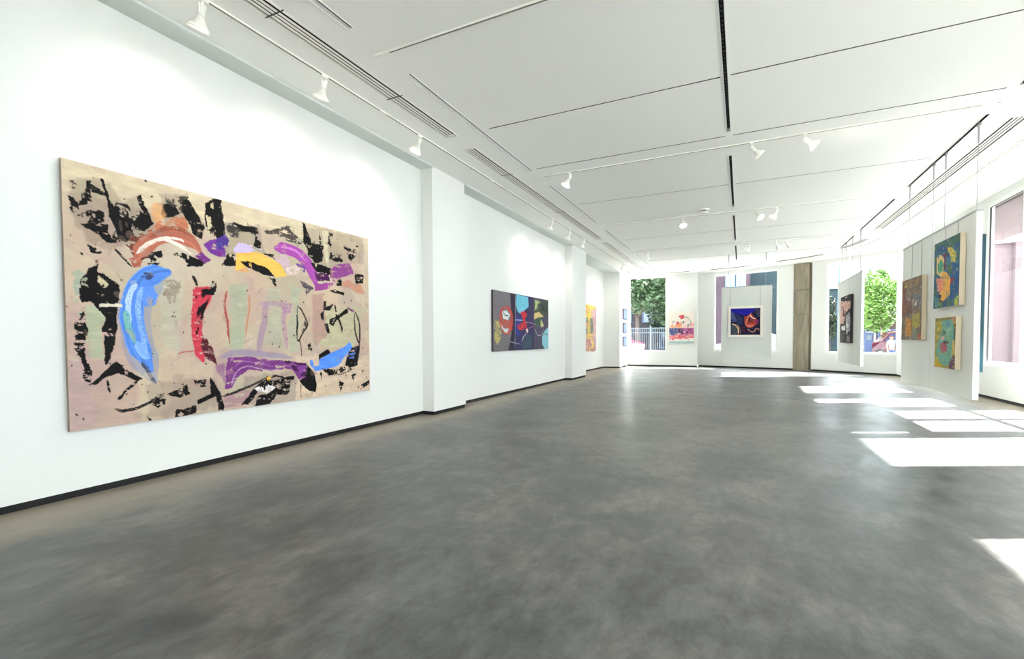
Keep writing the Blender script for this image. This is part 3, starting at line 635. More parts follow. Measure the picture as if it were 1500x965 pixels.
(0,(150, 140, 140),[(720, 853),(1017, 827),(1012, 1000),(712, 1002)],0.5,0.2),
]),
'brown': dict(bg=(118, 104, 92), res=(100, 100), w=985, gain=1, ops=[
(2,[(140, 122, 98),(108, 88, 78),(128, 98, 84),(118, 120, 114),(92, 86, 80),(150, 134, 96)],[(0, 0),(985, 1000)],160,70,0.6),
(0,(142, 76, 62),[(-33, 50),(203, 156),(216, 550),(-12, 645)],0.5,0.3),
(0,(150, 120, 80),[(73, 22),(951, 29),(954, 138),(77, 143)],0.5,0.3),
(0,(108, 116, 126),[(562, 269),(965, 283),(947, 509),(531, 493)],0.7,0.25),
(0,(170, 162, 70),[(514, 580),(897, 578),(911, 807),(579, 828)],0.8,0.2),
(0,(190, 132, 52),[(210, 616),(517, 669),(525, 947),(229, 930)],0.88,0.15),
(0,(200, 192, 185),[(288, 269),(448, 296),(410, 357),(311, 336)],0.35,0.2),
(0,(205, 200, 195),[(526, 328),(821, 379),(788, 449),(530, 468)],0.35,0.2),
(0,(110, 60, 60),[(209, 340),(566, 395),(534, 594),(217, 577)],0.5,0.3),
(0,(180, 80, 60),[(819, 914),(975, 893),(978, 1000),(803, 999)],0.7,0.2),
(0,(120, 150, 130),[(578, 822),(834, 841),(803, 987),(583, 972)],0.6,0.3),
(0,(205, 190, 80),[(117, 54),(282, 73),(243, 134),(140, 123)],0.5,0.2),
(2,[(205, 195, 190),(180, 150, 90),(90, 70, 65),(150, 150, 160),(170, 160, 80),(130, 70, 60)],[(0, 0),(985, 1000)],220,22,0.7),
]),
'blue': dict(bg=(62, 98, 128), res=(110, 110), w=941, gain=1, ops=[
(2,[(46, 88, 130),(60, 110, 140),(70, 100, 80),(80, 130, 140),(50, 80, 110),(100, 120, 70)],[(0, 0),(941, 1000)],170,80,0.6),
(0,(74, 104, 70),[(11, -5),(941, 3),(940, 119),(441, 145),(31, 130)],0.5,0.3),
(0,(46, 88, 140),[(629, 393),(936, 413),(929, 889),(641, 916)],0.75,0.3),
(0,(42, 80, 140),[(137, 62),(408, 70),(441, 159),(137, 134)],0.8,0.2),
(0,(226, 196, 132),[(96, 213),(242, 194),(392, 275),(360, 490),(277, 534),(106, 457)],0.95,0.06),
(0,(76, 152, 116),[(146, 335),(276, 270),(369, 340),(337, 446),(227, 489),(158, 449)],0.97,0.04),
(0,(214, 196, 84),[(505, 136),(630, 153),(809, 238),(793, 392),(644, 355)],0.85,0.15),
(0,(226, 170, 84),[(343, 460),(504, 495),(643, 606),(627, 838),(378, 912),(263, 874),(211, 609)],0.96,0.06),
(0,(222, 140, 120),[(100, 540),(393, 562),(393, 751),(144, 741)],0.85,0.15),
(0,(120, 56, 64),[(342, 197),(489, 222),(473, 464),(392, 412)],0.65,0.2),
(0,(80, 110, 50),[(552, 355),(689, 389),(628, 551),(536, 486)],0.75,0.2),
(0,(170, 50, 60),[(643, 606),(733, 590),(732, 668),(643, 684)],0.85,0.15),
(0,(90, 140, 140),[(22, 813),(246, 859),(247, 967),(24, 981)],0.7,0.2),
(0,(180, 190, 60),[(817, 892),(929, 864),(927, 999),(802, 991)],0.8,0.2),
(0,(70, 120, 150),[(457, 258),(629, 287),(629, 366),(473, 356)],0.8,0.2),
(2,[(50, 90, 130),(80, 120, 90),(200, 190, 90),(110, 140, 150),(40, 70, 90),(215, 170, 110)],[(0, 0),(941, 1000)],150,24,0.55),
(0,(36, 56, 70),[(178, 785),(312, 810),(280, 916),(196, 882)],0.7,0.2),
]),
'green': dict(bg=(166, 150, 66), res=(90, 90), w=1045, gain=1, ops=[
(2,[(190, 160, 60),(130, 120, 60),(205, 180, 90),(110, 140, 100),(150, 130, 50)],[(0, 0),(1045, 1000)],150,80,0.6),
(0,(110, 100, 50),[(11, 0),(1052, -3),(1052, 62),(10, 66)],0.6,0.3),
(0,(104, 166, 152),[(356, 64),(894, 33),(975, 241),(977, 484),(899, 807),(667, 968),(244, 909),(79, 674),(136, 514),(391, 230)],0.9,0.15),
(0,(96, 140, 190),[(530, 69),(732, 64),(732, 162),(564, 158)],0.7,0.2),
(0,(216, 170, 160),[(301, 396),(478, 333),(512, 410),(354, 474)],0.9,0.1),
(0,(168, 84, 98),[(282, 513),(495, 474),(666, 561),(632, 676),(424, 706),(300, 631)],0.9,0.12),
(0,(84, 50, 66),[(425, 461),(699, 448),(733, 510),(495, 525)],0.75,0.2),
(0,(196, 140, 110),[(862, 19),(1036, 14),(1022, 121),(895, 105)],0.8,0.2),
(0,(60, 40, 30),[(974, 120),(1047, 110),(1050, 508),(961, 423)],0.6,0.2),
(0,(205, 180, 110),[(913, 460),(993, 460),(1011, 655),(866, 758)],0.85,0.15),
(0,(92, 60, 90),[(768, 875),(963, 743),(1052, 728),(1055, 1000),(768, 989)],0.88,0.12),
(0,(196, 160, 50),[(20, 877),(352, 878),(388, 982),(19, 999)],0.85,0.2),
(0,(205, 180, 70),[(103, 82),(356, 77),(248, 267),(64, 290)],0.6,0.2),
(0,(90, 90, 60),[(355, 230),(564, 284),(547, 385),(390, 358)],0.5,0.2),
(2,[(110, 170, 160),(90, 150, 130),(160, 190, 170),(120, 110, 90),(190, 170, 80),(150, 90, 100)],[(0, 0),(1045, 1000)],150,26,0.5),
(0,(160, 190, 175),[(564, 233),(863, 190),(863, 275),(598, 360)],0.5,0.3),
]),
}

# ================================================================== THE ROOM
XL, XR = -5.73, 5.40            # long walls
YB = -4.0                       # wall behind the viewer
YF = 26.25
fl = MB(); fl.box(-6.9, 5.65, YB-.2, 27.3, -.2, 0)
struct(fl.build('floor', M['floor']))

# --- ceiling: a sheet with real holes for slots, seams and air grilles
holes = []
slot_x = {'left': -3.83, 'centre': -.215, 'right': 3.345}
SLOTS = {'left': [(-.6, 4.0), (5.0, 8.91), (9.93, 13.64), (14.75, 18.57), (19.5, 25.35)],
         'centre': [(-.6, 3.6), (4.95, 8.66), (9.81, 13.6), (14.6, 18.35), (19.4, 23.0)],
         'right': [(-.6, 4.0), (5.0, 8.82), (9.75, 13.6), (14.65, 18.4), (19.25, 21.45)]}
SEAMS = [(6.83, -3.78, 3.30, .012), (8.84, -3.81, 3.32, .012), (11.63, -3.8, 3.32, .010), (16.5, -3.8, 3.3, .010), (18.72, -3.8, 3.3, .012), (21.4, -3.8, 3.2, .014), (2.0, -3.8, 3.3, .012)]
for k, segs in SLOTS.items():
    for a, b in segs: holes.append((slot_x[k]-(.066 if k == 'left' else .024), slot_x[k]+(.012 if k == 'left' else .024), a, b, 's'))
for y, a, b, w in SEAMS:
    xs = [a, slot_x['centre']-.06, slot_x['centre']+.06, b]
    holes.append((xs[0]+.1, xs[1], y-w, y+w, 'm')); holes.append((xs[2], xs[3]-.1, y-w, y+w, 'm'))
VENTS_L = [(-1.0, 6.84), (7.38, 16.04), (16.58, 24.9)]
VENTS_R = [(1.0, 9.3), (10.04, 18.55)]
for a, b in VENTS_L: holes.append((-4.50, -4.27, a, b, 'v'))
for a, b in VENTS_R: holes.append((3.71, 3.95, a, b, 'v'))
xs = sorted({-7.1, 5.65} | {h[0] for h in holes} | {h[1] for h in holes})
ys = sorted({YB-.2, 27.4} | {h[2] for h in holes} | {h[3] for h in holes})
cb = MB()
for i in range(len(xs)-1):
    for j in range(len(ys)-1):
        cx, cy = (xs[i]+xs[i+1])/2, (ys[j]+ys[j+1])/2
        if any(h[0] < cx < h[1] and h[2] < cy < h[3] for h in holes): continue
        cb.quad((xs[i], ys[j], CEIL), (xs[i], ys[j+1], CEIL), (xs[i+1], ys[j+1], CEIL), (xs[i+1], ys[j], CEIL))
me = cb.mesh('ceiling')
bm = bmesh.new(); bm.from_mesh(me); bmesh.ops.remove_doubles(bm, verts=bm.verts, dist=1e-5); bm.to_mesh(me); bm.free()
struct(link('ceiling', me, M['ceiling']))
def recess(x0, x1, y0, y1, d):
    mb = MB(); z0, z1 = CEIL, CEIL+d
    mb.quad((x0,y0,z0),(x0,y1,z0),(x0,y1,z1),(x0,y0,z1)); mb.quad((x1,y0,z0),(x1,y1,z0),(x1,y1,z1),(x1,y0,z1))
    mb.quad((x0,y0,z0),(x1,y0,z0),(x1,y0,z1),(x0,y0,z1)); mb.quad((x0,y1,z0),(x1,y1,z0),(x1,y1,z1),(x0,y1,z1))
    mb.quad((x0,y0,z1),(x1,y0,z1),(x1,y1,z1),(x0,y1,z1)); return mb
tn = 0
def next_trim():
    global tn; tn += 1; return 'trim_%d' % tn
for x0, x1, y0, y1, k in holes:
    if k == 's':
        if x0 < -3:
            mb = recess(x0, x1, y0, y1, .012); xm = x1-.036; z = CEIL+.0118
            mb.cur = 1; mb.quad((xm, y0, z), (x1-.001, y0, z), (x1-.001, y1, z), (xm, y1, z))
        else:
            mb = recess(x0, x1, y0, y1, .06); mb.mi[-1] = 1; mb.mi[1] = 1
        o = mb.build(next_trim(), [M['channel'], M['black']]); struct(o)
        # unistrut rail with its row of little slots inside the centre channel
        if x0 < 0 < x1+.3 and x0 > -1:
            r = MB(); y = y0+.03
            while y < y1-.05:
                r.box(x0+.014, x1-.014, y, y+.035, CEIL+.02, CEIL+.03); y += .085
            struct(r.build(next_trim(), M['seam']))
        lip = MB()   # thin raised lip of the slot
        lip.box(x0-.012, x0, y0, y1, CEIL-.008, CEIL+.004); lip.box(x1, x1+.012, y0, y1, CEIL-.008, CEIL+.004)
        struct(lip.build(next_trim(), M['frame']))
    elif k == 'm':
        struct(recess(x0, x1, y0, y1, .03).build(next_trim(), M['seam']))
# roof over the ceiling (keeps daylight out of the gaps) and an added street-side overhang, sized to cut off the high sun
rf = MB(); rf.box(-7.1, 5.65, YB-.25, 27.4, CEIL+.25, CEIL+.55)
for b_ in ((-7.15, -7.1, YB-.25, 27.4), (5.60, 5.65, YB-.25, 27.4), (-7.1, 5.65, YB-.25, YB-.2), (-7.1, 5.65, 27.35, 27.4)): rf.box(*b_, CEIL+.002, CEIL+.25)
struct(rf.build('roof', M['wall']))
M['stucco'] = mat('pink_stucco', (92, 78, 81), .9, bump=.2, bscale=30)
ov = MB(); ov.box(5.66, 7.73, YB-.2, 21.3, CEIL-.2, CEIL+.1)
struct(bevel(ov.build('sun_cut_overhang', M['stucco']), .02))

# --- walls: a sheet of given thickness between two plan points with rectangular openings
def wall(name, P0, P1, openings=(), z1=CEIL+.001, th=.22, m=None, z0=.07):
    P0 = Vector((*P0, 0)); P1 = Vector((*P1, 0)); d = (P1-P0); L = d.length; d.normalize(); n = Vector((-d.y, d.x, 0))   # n points outwards (left of travel)
    S = sorted({0, L} | {o[0] for o in openings} | {o[1] for o in openings}); Zs = sorted({z0, z1} | {o[2] for o in openings} | {o[3] for o in openings})
    mb = MB(); T = lambda s, z, k: P0+d*s+n*k+Vector((0, 0, z))
    inside = lambda s, z: any(o[0] < s < o[1] and o[2] < z < o[3] for o in openings)
    for i in range(len(S)-1):
        for j in range(len(Zs)-1):
            if inside((S[i]+S[i+1])/2, (Zs[j]+Zs[j+1])/2): continue
            a, b, c, e = S[i], S[i+1], Zs[j], Zs[j+1]
            for k in (0, th): mb.quad(T(a,c,k), T(b,c,k), T(b,e,k), T(a,e,k))
    for s0, s1, c, e in openings:
        mb.quad(T(s0,c,0),T(s0,c,th),T(s0,e,th),T(s0,e,0)); mb.quad(T(s1,c,0),T(s1,c,th),T(s1,e,th),T(s1,e,0))
        mb.quad(T(s0,c,0),T(s1,c,0),T(s1,c,th),T(s0,c,th)); mb.quad(T(s0,e,0),T(s1,e,0),T(s1,e,th),T(s0,e,th))
    for s in (0, L): mb.quad(T(s,z0,0),T(s,z0,th),T(s,z1,th),T(s,z1,0))
    mb.quad(T(0,z0,0),T(L,z0,0),T(L,z0,th),T(0,z0,th))
    return struct(mb.build(name, m or M['wall'])), P0, d, n
def base_strip(name, P0, P1, z=.07, inset=.02, gap=()):
    P0 = Vector((*P0, 0)); P1 = Vector((*P1, 0)); d = (P1-P0).normalized(); n = Vector((-d.y, d.x, 0)); L = (P1-P0).length
    mb = MB(); s0 = 0.
    for a, b in list(gap)+[(L, L)]:
        p = P0+d*s0+n*inset; q = P0+d*a+n*inset
        if a-s0 > .02: mb.hexa([p, q, q+n*.12, p+n*.12, p+Vector((0,0,z)), q+Vector((0,0,z)), q+n*.12+Vector((0,0,z)), p+n*.12+Vector((0,0,z))])
        s0 = b
    return struct(mb.build(name, M['black']))
# left side, travelling towards the viewer so that the outward normal is -x
def lwall(nm, x, y0, y1): wall(nm, (x, y0), (x, y1)); base_strip('baseboard_'+nm[5:], (x, y0), (x, y1))
lwall('wall_left', XL, YB, 7.78)
lwall('wall_left_middle', -5.76, 8.98, 16.42)
lwall('wall_left_far', -6.35, 18.12, 24.1)
def pier(nm, x0, x1, y0, y1):
    mb = MB(); mb.box(x0, x1, y0, y1, .07, CEIL+.001); struct(mb.build(nm, M['wall']))
    b = MB(); b.box(x0, x1-.02, y0+.02, y1-.02, 0, .07); struct(b.build('baseboard_'+nm[5:], M['black']))
pier('wall_pier_near', -6.0, -5.46, 7.78, 8.98)
pier('wall_pier_middle', -6.6, -5.50, 16.42, 18.12)
pier('wall_pier_far', -6.6, -5.53, 24.0, 26.25)
for y0, y1, x in ((YB, 7.78, XL), (8.98, 16.42, -5.76), (18.12, 24.0, -6.35)):
    sb = MB(); sb.box(x, -5.42 if x > -6 else -5.5, y0, y1, CEIL-.035, CEIL-.002); struct(sb.build(next_trim(), M['soffit']))

WZ0, WZ1 = .86, 4.70
windows = []
def window(num, P0, d, n, s0, s1, z0=WZ0, z1=WZ1, mull=(), trans=(), fr=.075, sill=True, depth=.06, gasket=False):
    """aluminium window set in an opening; frame, mullions, glass and sill in one place"""
    mb = MB(); T = lambda s, z, k: P0+d*s+n*k+Vector((0, 0, z))
    def bar(a, b, c, e, k0=-.012, k1=depth):
        mb.hexa([T(a,c,k0),T(b,c,k0),T(b,c,k1),T(a,c,k1),T(a,e,k0),T(b,e,k0),T(b,e,k1),T(a,e,k1)])
    bar(s0, s0+fr, z0, z1); bar(s1-fr, s1, z0, z1); bar(s0+fr, s1-fr, z0, z0+fr*.7); bar(s0+fr, s1-fr, z1-fr, z1)
    for m_ in mull: bar(m_-.045, m_+.045, z0+fr*.7, z1-fr, 0, depth)
    for t_ in trans: bar(s0+fr, s1-fr, t_-.03, t_+.03, 0, depth)
    w = struct(mb.build('window_%d' % num, M['frame']))
    g = MB(); g.quad(T(s0+fr*.6,z0+.03,.03), T(s1-fr*.6,z0+.03,.03), T(s1-fr*.6,z1-.03,.03), T(s0+fr*.6,z1-.03,.03))
    gl = g.build('pane', M['glass'], w)
    if sill:
        sb = MB(); a, b = s0-.02, s1+.02
        sb.hexa([T(a,z0-.05,-.03),T(b,z0-.05,-.03),T(b,z0-.05,.03),T(a,z0-.05,.03),T(a,z0,-.03),T(b,z0,-.03),T(b,z0,.03),T(a,z0,.03)])
        sb.build('window_sill', M['frame'], w)
    if gasket:
        gb = MB(); e = fr; q = .012
        def gbar(a, b, c, f): gb.hexa([T(a,c,-.004),T(b,c,-.004),T(b,c,.028),T(a,c,.028),T(a,f,-.004),T(b,f,-.004),T(b,f,.028),T(a,f,.028)])
        gbar(s0+e, s0+e+q, z0+.05, z1-e); gbar(s1-e-q, s1-e, z0+.05, z1-e); gbar(s0+e, s1-e, z1-e-q, z1-e)
        gb.build('gasket', M['gasket'], w)
    return w
# far wall, left bay, then the small step, then the middle bay, the concrete pillar and the angled right bay
A0, A1 = (-5.56, 26.25), (-2.05, 26.30)
_, P, d, n = wall('wall_far_left', A0, A1, [(0.0, 2.02, .80, 4.80)])
window(1, P, d, n, 0.0, 2.02, .80, 4.80, fr=.09)
base_strip('baseboard_far_left', A0, A1)
B0, B1 = (-2.05, 26.95), (2.16, 25.50)
rt = MB(); rt.box(-2.27, -2.05, 26.30, 27.17, .07, CEIL); struct(rt.build('wall_far_step', M['wall']))
_, P, d, n = wall('wall_far_middle', B0, B1, [(.79, 3.84, .84, 4.74)])
window(2, P, d, n, .79, 3.84, .84, 4.74, mull=(2.305,), fr=.09)
base_strip('baseboard_far_middle', B0, B1)
C0, C1 = (2.84, 25.10), (5.46, 22.93)
_, P, d, n = wall('wall_far_right', C0, C1, [(.61, 3.39, .83, 4.76)])
window(3, P, d, n, .61, 3.39, .83, 4.76, mull=(2.0,), fr=.09)
base_strip('baseboard_far_right', C0, C1)
# board-marked concrete pillar between the two bays
pm = MB(); px0, py0, px1, py1 = 2.17, 25.44, 2.74, 25.16
dd = Vector((px1-px0, py1-py0, 0)).normalized(); nn = Vector((-dd.y, dd.x, 0)); LP_ = math.hypot(px1-px0, py1-py0)
def pbox(mb, s0, s1, k0, k1, z0, z1):
    T = lambda s, k, z: Vector((px0, py0, z))+dd*s+nn*k
    mb.hexa([T(s0,k0,z0),T(s1,k0,z0),T(s1,k1,z0),T(s0,k1,z0),T(s0,k0,z1),T(s1,k0,z1),T(s1,k1,z1),T(s0,k1,z1)])
for a, b in ((0, 2.54), (2.58, 3.65), (3.69, CEIL)): pbox(pm, 0, LP_, 0, .6, a, b)
pbox(pm, .01, LP_-.01, .03, .6, 2.5, 3.7); pbox(pm, LP_, LP_+.12, .12, .6, 0, CEIL)
struct(bevel(pm.build('concrete_pillar', M['concrete']), .01))
# right wall, travelling towards the viewer (s = 22.95 - y)
R0, R1 = (XR, 22.95), (XR, YB-.2)
S = lambda y: 22.95-y
ops = [(S(19.95), S(16.75), WZ0, WZ1), (S(15.58), S(13.84), WZ0-.02, 4.72), (S(13.50), S(10.75), .07, WZ1), (S(10.50), S(8.62), WZ0, WZ1), (S(6.57), S(3.4), WZ0, WZ1), (S(1.5), S(-1.6), WZ0, WZ1)]
_, P, d, n = wall('wall_right', R0, R1, ops, th=.12)
window(4, P, d, n, S(15.58), S(13.84), WZ0-.02, 4.72, fr=.10, gasket=True)
window(5, P, d, n, S(19.95), S(16.75), mull=(S(18.35),))
window(6, P, d, n, S(10.50), S(8.62), mull=())
window(7, P, d, n, S(6.57), S(3.4), mull=(S(5.0),))
window(8, P, d, n, S(1.5), S(-1.6), mull=(S(0),))  # unseen window, added to let in more sky light
# glazed double door with a transom light
def glazed_door(num, s0, s1, z1=WZ1):
    T = lambda s, z, k: P+d*s+n*k+Vector((0, 0, z))
    def bar(mb, a, b, c, e, k0=-.03, k1=.05): mb.hexa([T(a,c,k0),T(b,c,k0),T(b,c,k1),T(a,c,k1),T(a,e,k0),T(b,e,k0),T(b,e,k1),T(a,e,k1)])
    f = MB(); bar(f, s0, s0+.07, 0, z1); bar(f, s1-.07, s1, 0, z1); bar(f, s0, s1, z1-.07, z1); bar(f, s0, s1, 2.22, 2.30)
    fr = struct(f.build('door_%d' % num, M['frame']))
    mid = (s0+s1)/2
    for a, b in ((s0+.07, mid), (mid, s1-.07)):
        l = MB()
        bar(l, a, a+.1, .02, 2.22); bar(l, b-.1, b, .02, 2.22); bar(l, a, b, .02, .28); bar(l, a, b, 2.1, 2.22); bar(l, a, b, .95, 1.0)
        lf = l.build('door_leaf', M['frame'], fr)
        g = MB(); g.quad(T(a+.1,.28,.01),T(b-.1,.28,.01),T(b-.1,2.1,.01),T(a+.1,2.1,.01)); g.build('pane', M['glass'], lf)
    g = MB(); g.quad(T(s0+.07,2.3,.01),T(s1-.07,2.3,.01),T(s1-.07,z1-.07,.01),T(s0+.07,z1-.07,.01)); g.build('pane', M['glass'], fr)
    return fr
glazed_door(1, S(13.50), S(10.75))
base_strip('baseboard_right', R0, R1, gap=[(S(13.5), S(10.75))])
_, P2, d2, n2 = wall('wall_back', (5.6, YB), (-6, YB), [(.8, 3.2, .8, 4.6)])
window(9, P2, d2, n2, .8, 3.2, .8, 4.6, mull=(2.0,))  # unseen rear window, added to brighten the near ceiling and floor
base_strip('baseboard_back', (5.4, YB), (-5.73, YB))

# ================================================================== CEILING FITTINGS
def linear_vent(x0, x1, y0, y1, label, joints):
    t = thing('linear_air_grille', label, 'air vent', ((x0+x1)/2, y0, CEIL))
    base = t.location[:]
    f = MB(); e = .014
    f.box(x0-.012, x0+e, y0-.012, y1+.012, CEIL-.006, CEIL+.02); f.box(x1-e, x1+.012, y0-.012, y1+.012, CEIL-.006, CEIL+.02)
    f.box(x0+e, x1-e, y0-.012, y0+.02, CEIL-.006, CEIL+.02); f.box(x0+e, x1-e, y1-.02, y1+.012, CEIL-.006, CEIL+.02)
    off(f, base).build('frame', M['white'], t)
    s = MB(); w = (x1-x0-2*e); pitch = w/4
    for k in range(1, 4):
        c = x0+e+pitch*k; s.box(c-.0150, c+.0150, y0+.02, y1-.02, CEIL-.004, CEIL+.001)
    off(s, base).build('slats', M['white'], t)
    b = MB(); b.quad((x0+.002,y0,CEIL+.045),(x1-.002,y0,CEIL+.045),(x1-.002,y1,CEIL+.045),(x0+.002,y1,CEIL+.045))
    for xx in (x0+.003, x1-.003): b.quad((xx,y0,CEIL+.01),(xx,y1,CEIL+.01),(xx,y1,CEIL+.045),(xx,y0,CEIL+.045))
    off(b, base).build('duct', M['black'], t)
    for y in joints:
        j = MB(); j.box(x0-.02, x1+.02, y-.008, y+.008, CEIL-.007, CEIL-.001); off(j, base).build('joint_strip', M['gasket'], t)
    return t
linear_vent(-4.50, -4.27, -1.0, 6.84, 'long black-slotted air grille in the ceiling, the one nearest the camera along the left wall', (1.57, 3.47, 5.37))
linear_vent(-4.50, -4.27, 7.38, 16.04, 'long slotted air grille in the ceiling between the two square wall piers on the left', (8.87, 12.1))
linear_vent(-4.50, -4.27, 16.58, 24.9, 'grey slotted air grille at the far end of the ceiling strip beside the left wall', (20.2,))
linear_vent(3.71, 3.95, 10.04, 18.55, 'slotted air grille in the ceiling above the hanging wall with three colourful paintings', (14.3,))
linear_vent(3.71, 3.95, 1.0, 9.3, 'slotted ceiling air grille nearest the camera along the window side', (5.2,))
def strip_vent(pts, w, label):
    t = thing('curved_air_grille', label, 'air vent', (*pts[0], CEIL))
    def ribbon(mb, k0, k1, z0, z1):
        for i in range(len(pts)-1):
            a, b = Vector((*pts[i], 0)), Vector((*pts[i+1], 0)); d_ = (b-a).normalized(); q = Vector((-d_.y, d_.x, 0))
            mb.hexa([a+q*k0+Vector((0,0,z0)), b+q*k0+Vector((0,0,z0)), b+q*k1+Vector((0,0,z0)), a+q*k1+Vector((0,0,z0)), a+q*k0+Vector((0,0,z1)), b+q*k0+Vector((0,0,z1)), b+q*k1+Vector((0,0,z1)), a+q*k1+Vector((0,0,z1))])
    f = MB(); ribbon(f, -w/2, w/2, CEIL-.012, CEIL-.001); off(f, t.location[:]).build('frame', M['white'], t)
    for k in range(3):
        c = (k-1)*w/3.2; s = MB(); ribbon(s, c-.016, c+.016, CEIL-.016, CEIL-.010); off(s, t.location[:]).build('slot', M['gasket'], t)
    return t
strip_vent([(3.80, 20.1), (3.72, 20.7), (3.56, 21.3), (3.40, 21.7)], .22, 'short dark air grille curving beside the ceiling rail over the far window wall')
strip_vent([(2.95, 22.95), (2.45, 23.45), (1.9, 23.85), (1.4, 24.1)], .22, 'curved air grille in the ceiling in front of the bare concrete pillar')
strip_vent([(.38, 24.95), (-.5, 25.3), (-1.4, 25.5)], .2, 'air grille in the ceiling above the hanging board with the framed dark picture')
strip_vent([(-2.4, 25.6), (-3.82, 25.65)], .18, 'air grille in the ceiling above the white canvas of red flowers')

def track_mesh(pts, w=.038, h=.018):
    mb = MB()
    for i in range(len(pts)-1):
        a, b = Vector((*pts[i], CEIL)), Vector((*pts[i+1], CEIL)); d_ = (b-a).normalized(); q = Vector((-d_.y, d_.x, 0))
        for k0, k1, z0, z1 in ((-w/2, -w/2+.011, -h, 0), (w/2-.011, w/2, -h, 0), (-w/2+.011, w/2-.011, -.008, 0)):
            lo, hi = Vector((0,0,z0)), Vector((0,0,z1))
            mb.hexa([a+q*k0+lo, b+q*k0+lo, b+q*k1+lo, a+q*k1+lo, a+q*k0+hi, b+q*k0+hi, b+q*k1+hi, a+q*k1+hi])
    return mb
def track(pts, label, feeds=(), joints=()):
    t = thing('lighting_track', label, 'light track', (*pts[0], CEIL))
    off(track_mesh(pts), t.location[:]).build('rail', M['white'], t)
    c = MB()
    for i in range(len(pts)-1):
        a, b = Vector((*pts[i], CEIL-.0186)), Vector((*pts[i+1], CEIL-.0186)); d_ = (b-a).normalized(); q = Vector((-d_.y, d_.x, 0))*.009
        c.quad(a-q, b-q, b+q, a+q)
    off(c, t.location[:]).build('groove', M['groove'], t)
    for (x, y, dx, dy) in feeds:
        f = MB(); f.box(x-dx, x+dx, y-dy, y+dy, CEIL-.024, CEIL-.001)
        bevel(off(f, t.location[:]).build('end_feed', M['white'], t), .004)
    return t
track([(-4.81, -1), (-4.81, 25.8)], 'white lighting track along the ceiling beside the left wall', [(-4.81, 2.0, .025, .08), (-4.81, 5.62, .025, .07), (-4.81, 9.05, .025, .07), (-4.81, 16.3, .025, .07)])
track([(-3.94, 4.50), (3.33, 4.50)], 'white lighting track across the ceiling, nearest the camera and without any lamp', [(-3.84, 4.50, .10, .03), (3.25, 4.50, .08, .03)])
track([(-3.94, 9.29), (3.33, 9.29)], 'white lighting track across the ceiling carrying three spaced lamps, second row from the camera', [(-3.8, 9.29, .08, .026), (3.2, 9.29, .08, .026)])
track([(-3.92, 14.12), (3.36, 14.12)], 'white lighting track across the ceiling beside the round smoke detector', [(-3.8, 14.12, .08, .026)])
track([(-3.92, 18.98), (3.3, 18.98)], 'white lighting track across the ceiling, farthest of the straight cross rows', [(-3.8, 18.98, .08, .026)])
CURVE = [(4.33, -1), (4.33, 12.0), (4.33, 18.6), (4.33, 19.4), (4.24, 20.3), (4.02, 21.5), (3.6, 22.5), (3.0, 23.4), (2.3, 24.1), (1.4, 24.75), (.4, 25.3), (-.7, 25.7), (-1.6, 25.88), (-2.8, 25.95), (-4.7, 25.95)]
track(CURVE, 'white lighting track along the window side that curves round the far end')

# --- lamp proto: canopy adapter, stem, then a tilting head (neck, flared shade, lens)
def lamp_parts():
    P_ = {}
    a = MB(); a.box(-.02, .02, -.05, .05, -.046, -.0195); P_['adapter'] = a.mesh('adapter')
    s = MB(); s.tube((0,0,-.045), (0,0,-.085), .012); s.box(-.006, .006, -.045, -.030, -.165, -.075); s.box(-.006, .006, -.046, 0, -.088, -.076); P_['bracket'] = s.mesh('bracket')
    # head in its own frame: pivot at origin, points to -z
    h = MB(); h.lathe([(.004, .03), (.028, .026), (.034, .012), (.034, -.055), (.038, -.06), (.038, -.072), (.034, -.078)], 24); P_['neck'] = h.mesh('neck')
    c = MB(); c.lathe([(.034, -.075), (.040, -.10), (.052, -.128), (.072, -.158), (.094, -.188), (.101, -.198), (.103, -.205), (.097, -.205), (.090, -.188), (.066, -.158), (.046, -.128), (.032, -.10)], 32); P_['shade'] = c.mesh('shade')
    b = MB(); b.lathe([(.0005, -.190), (.05, -.188), (.084, -.184), (.089, -.180)], 28); P_['lens'] = b.mesh('lens')
    for k, me in P_.items():
        me.materials.append(M['bulb'] if k == 'lens' else M['white'])
        for p_ in me.polygons: p_.use_smooth = k in ('neck', 'shade', 'lens')
    return P_
LP = lamp_parts()
spot_data = bpy.data.lights.new('lamp_light', 'SPOT'); spot_data.energy = SPOT; spot_data.spot_size = math.radians(140); spot_data.spot_blend = 1.0
spot_data.color = (1, .94, .86); spot_data.shadow_soft_size = .05
spot_far = spot_data.copy(); spot_far.energy = SPOT*.3
def lamp(x, y, aim, label, rz=0.):
    t = thing('track_spotlight', label, 'spotlight', (x, y, CEIL), 'white spotlights on the ceiling tracks', 0)
    aim = Vector(aim).normalized(); q = aim.to_track_quat('-Z', 'Y')
    for k in ('adapter', 'bracket'):
        o = link(k, LP[k], None, t); o.rotation_euler = (0, 0, rz)
    piv = Vector((0, 0, -.10))
    for k in ('neck', 'shade', 'lens'):
        o = link(k, LP[k], None, t); o.location = piv; o.rotation_mode = 'QUATERNION'; o.rotation_quaternion = q
    l = bpy.data.objects.new('lamp_light', spot_far if abs(y-18.98) < .1 else spot_data); COL.objects.link(l); l.parent = t
    l.location = piv+aim*.212; l.rotation_mode = 'QUATERNION'; l.rotation_quaternion = q
    return t
LW = (-.42, .05, -.9)
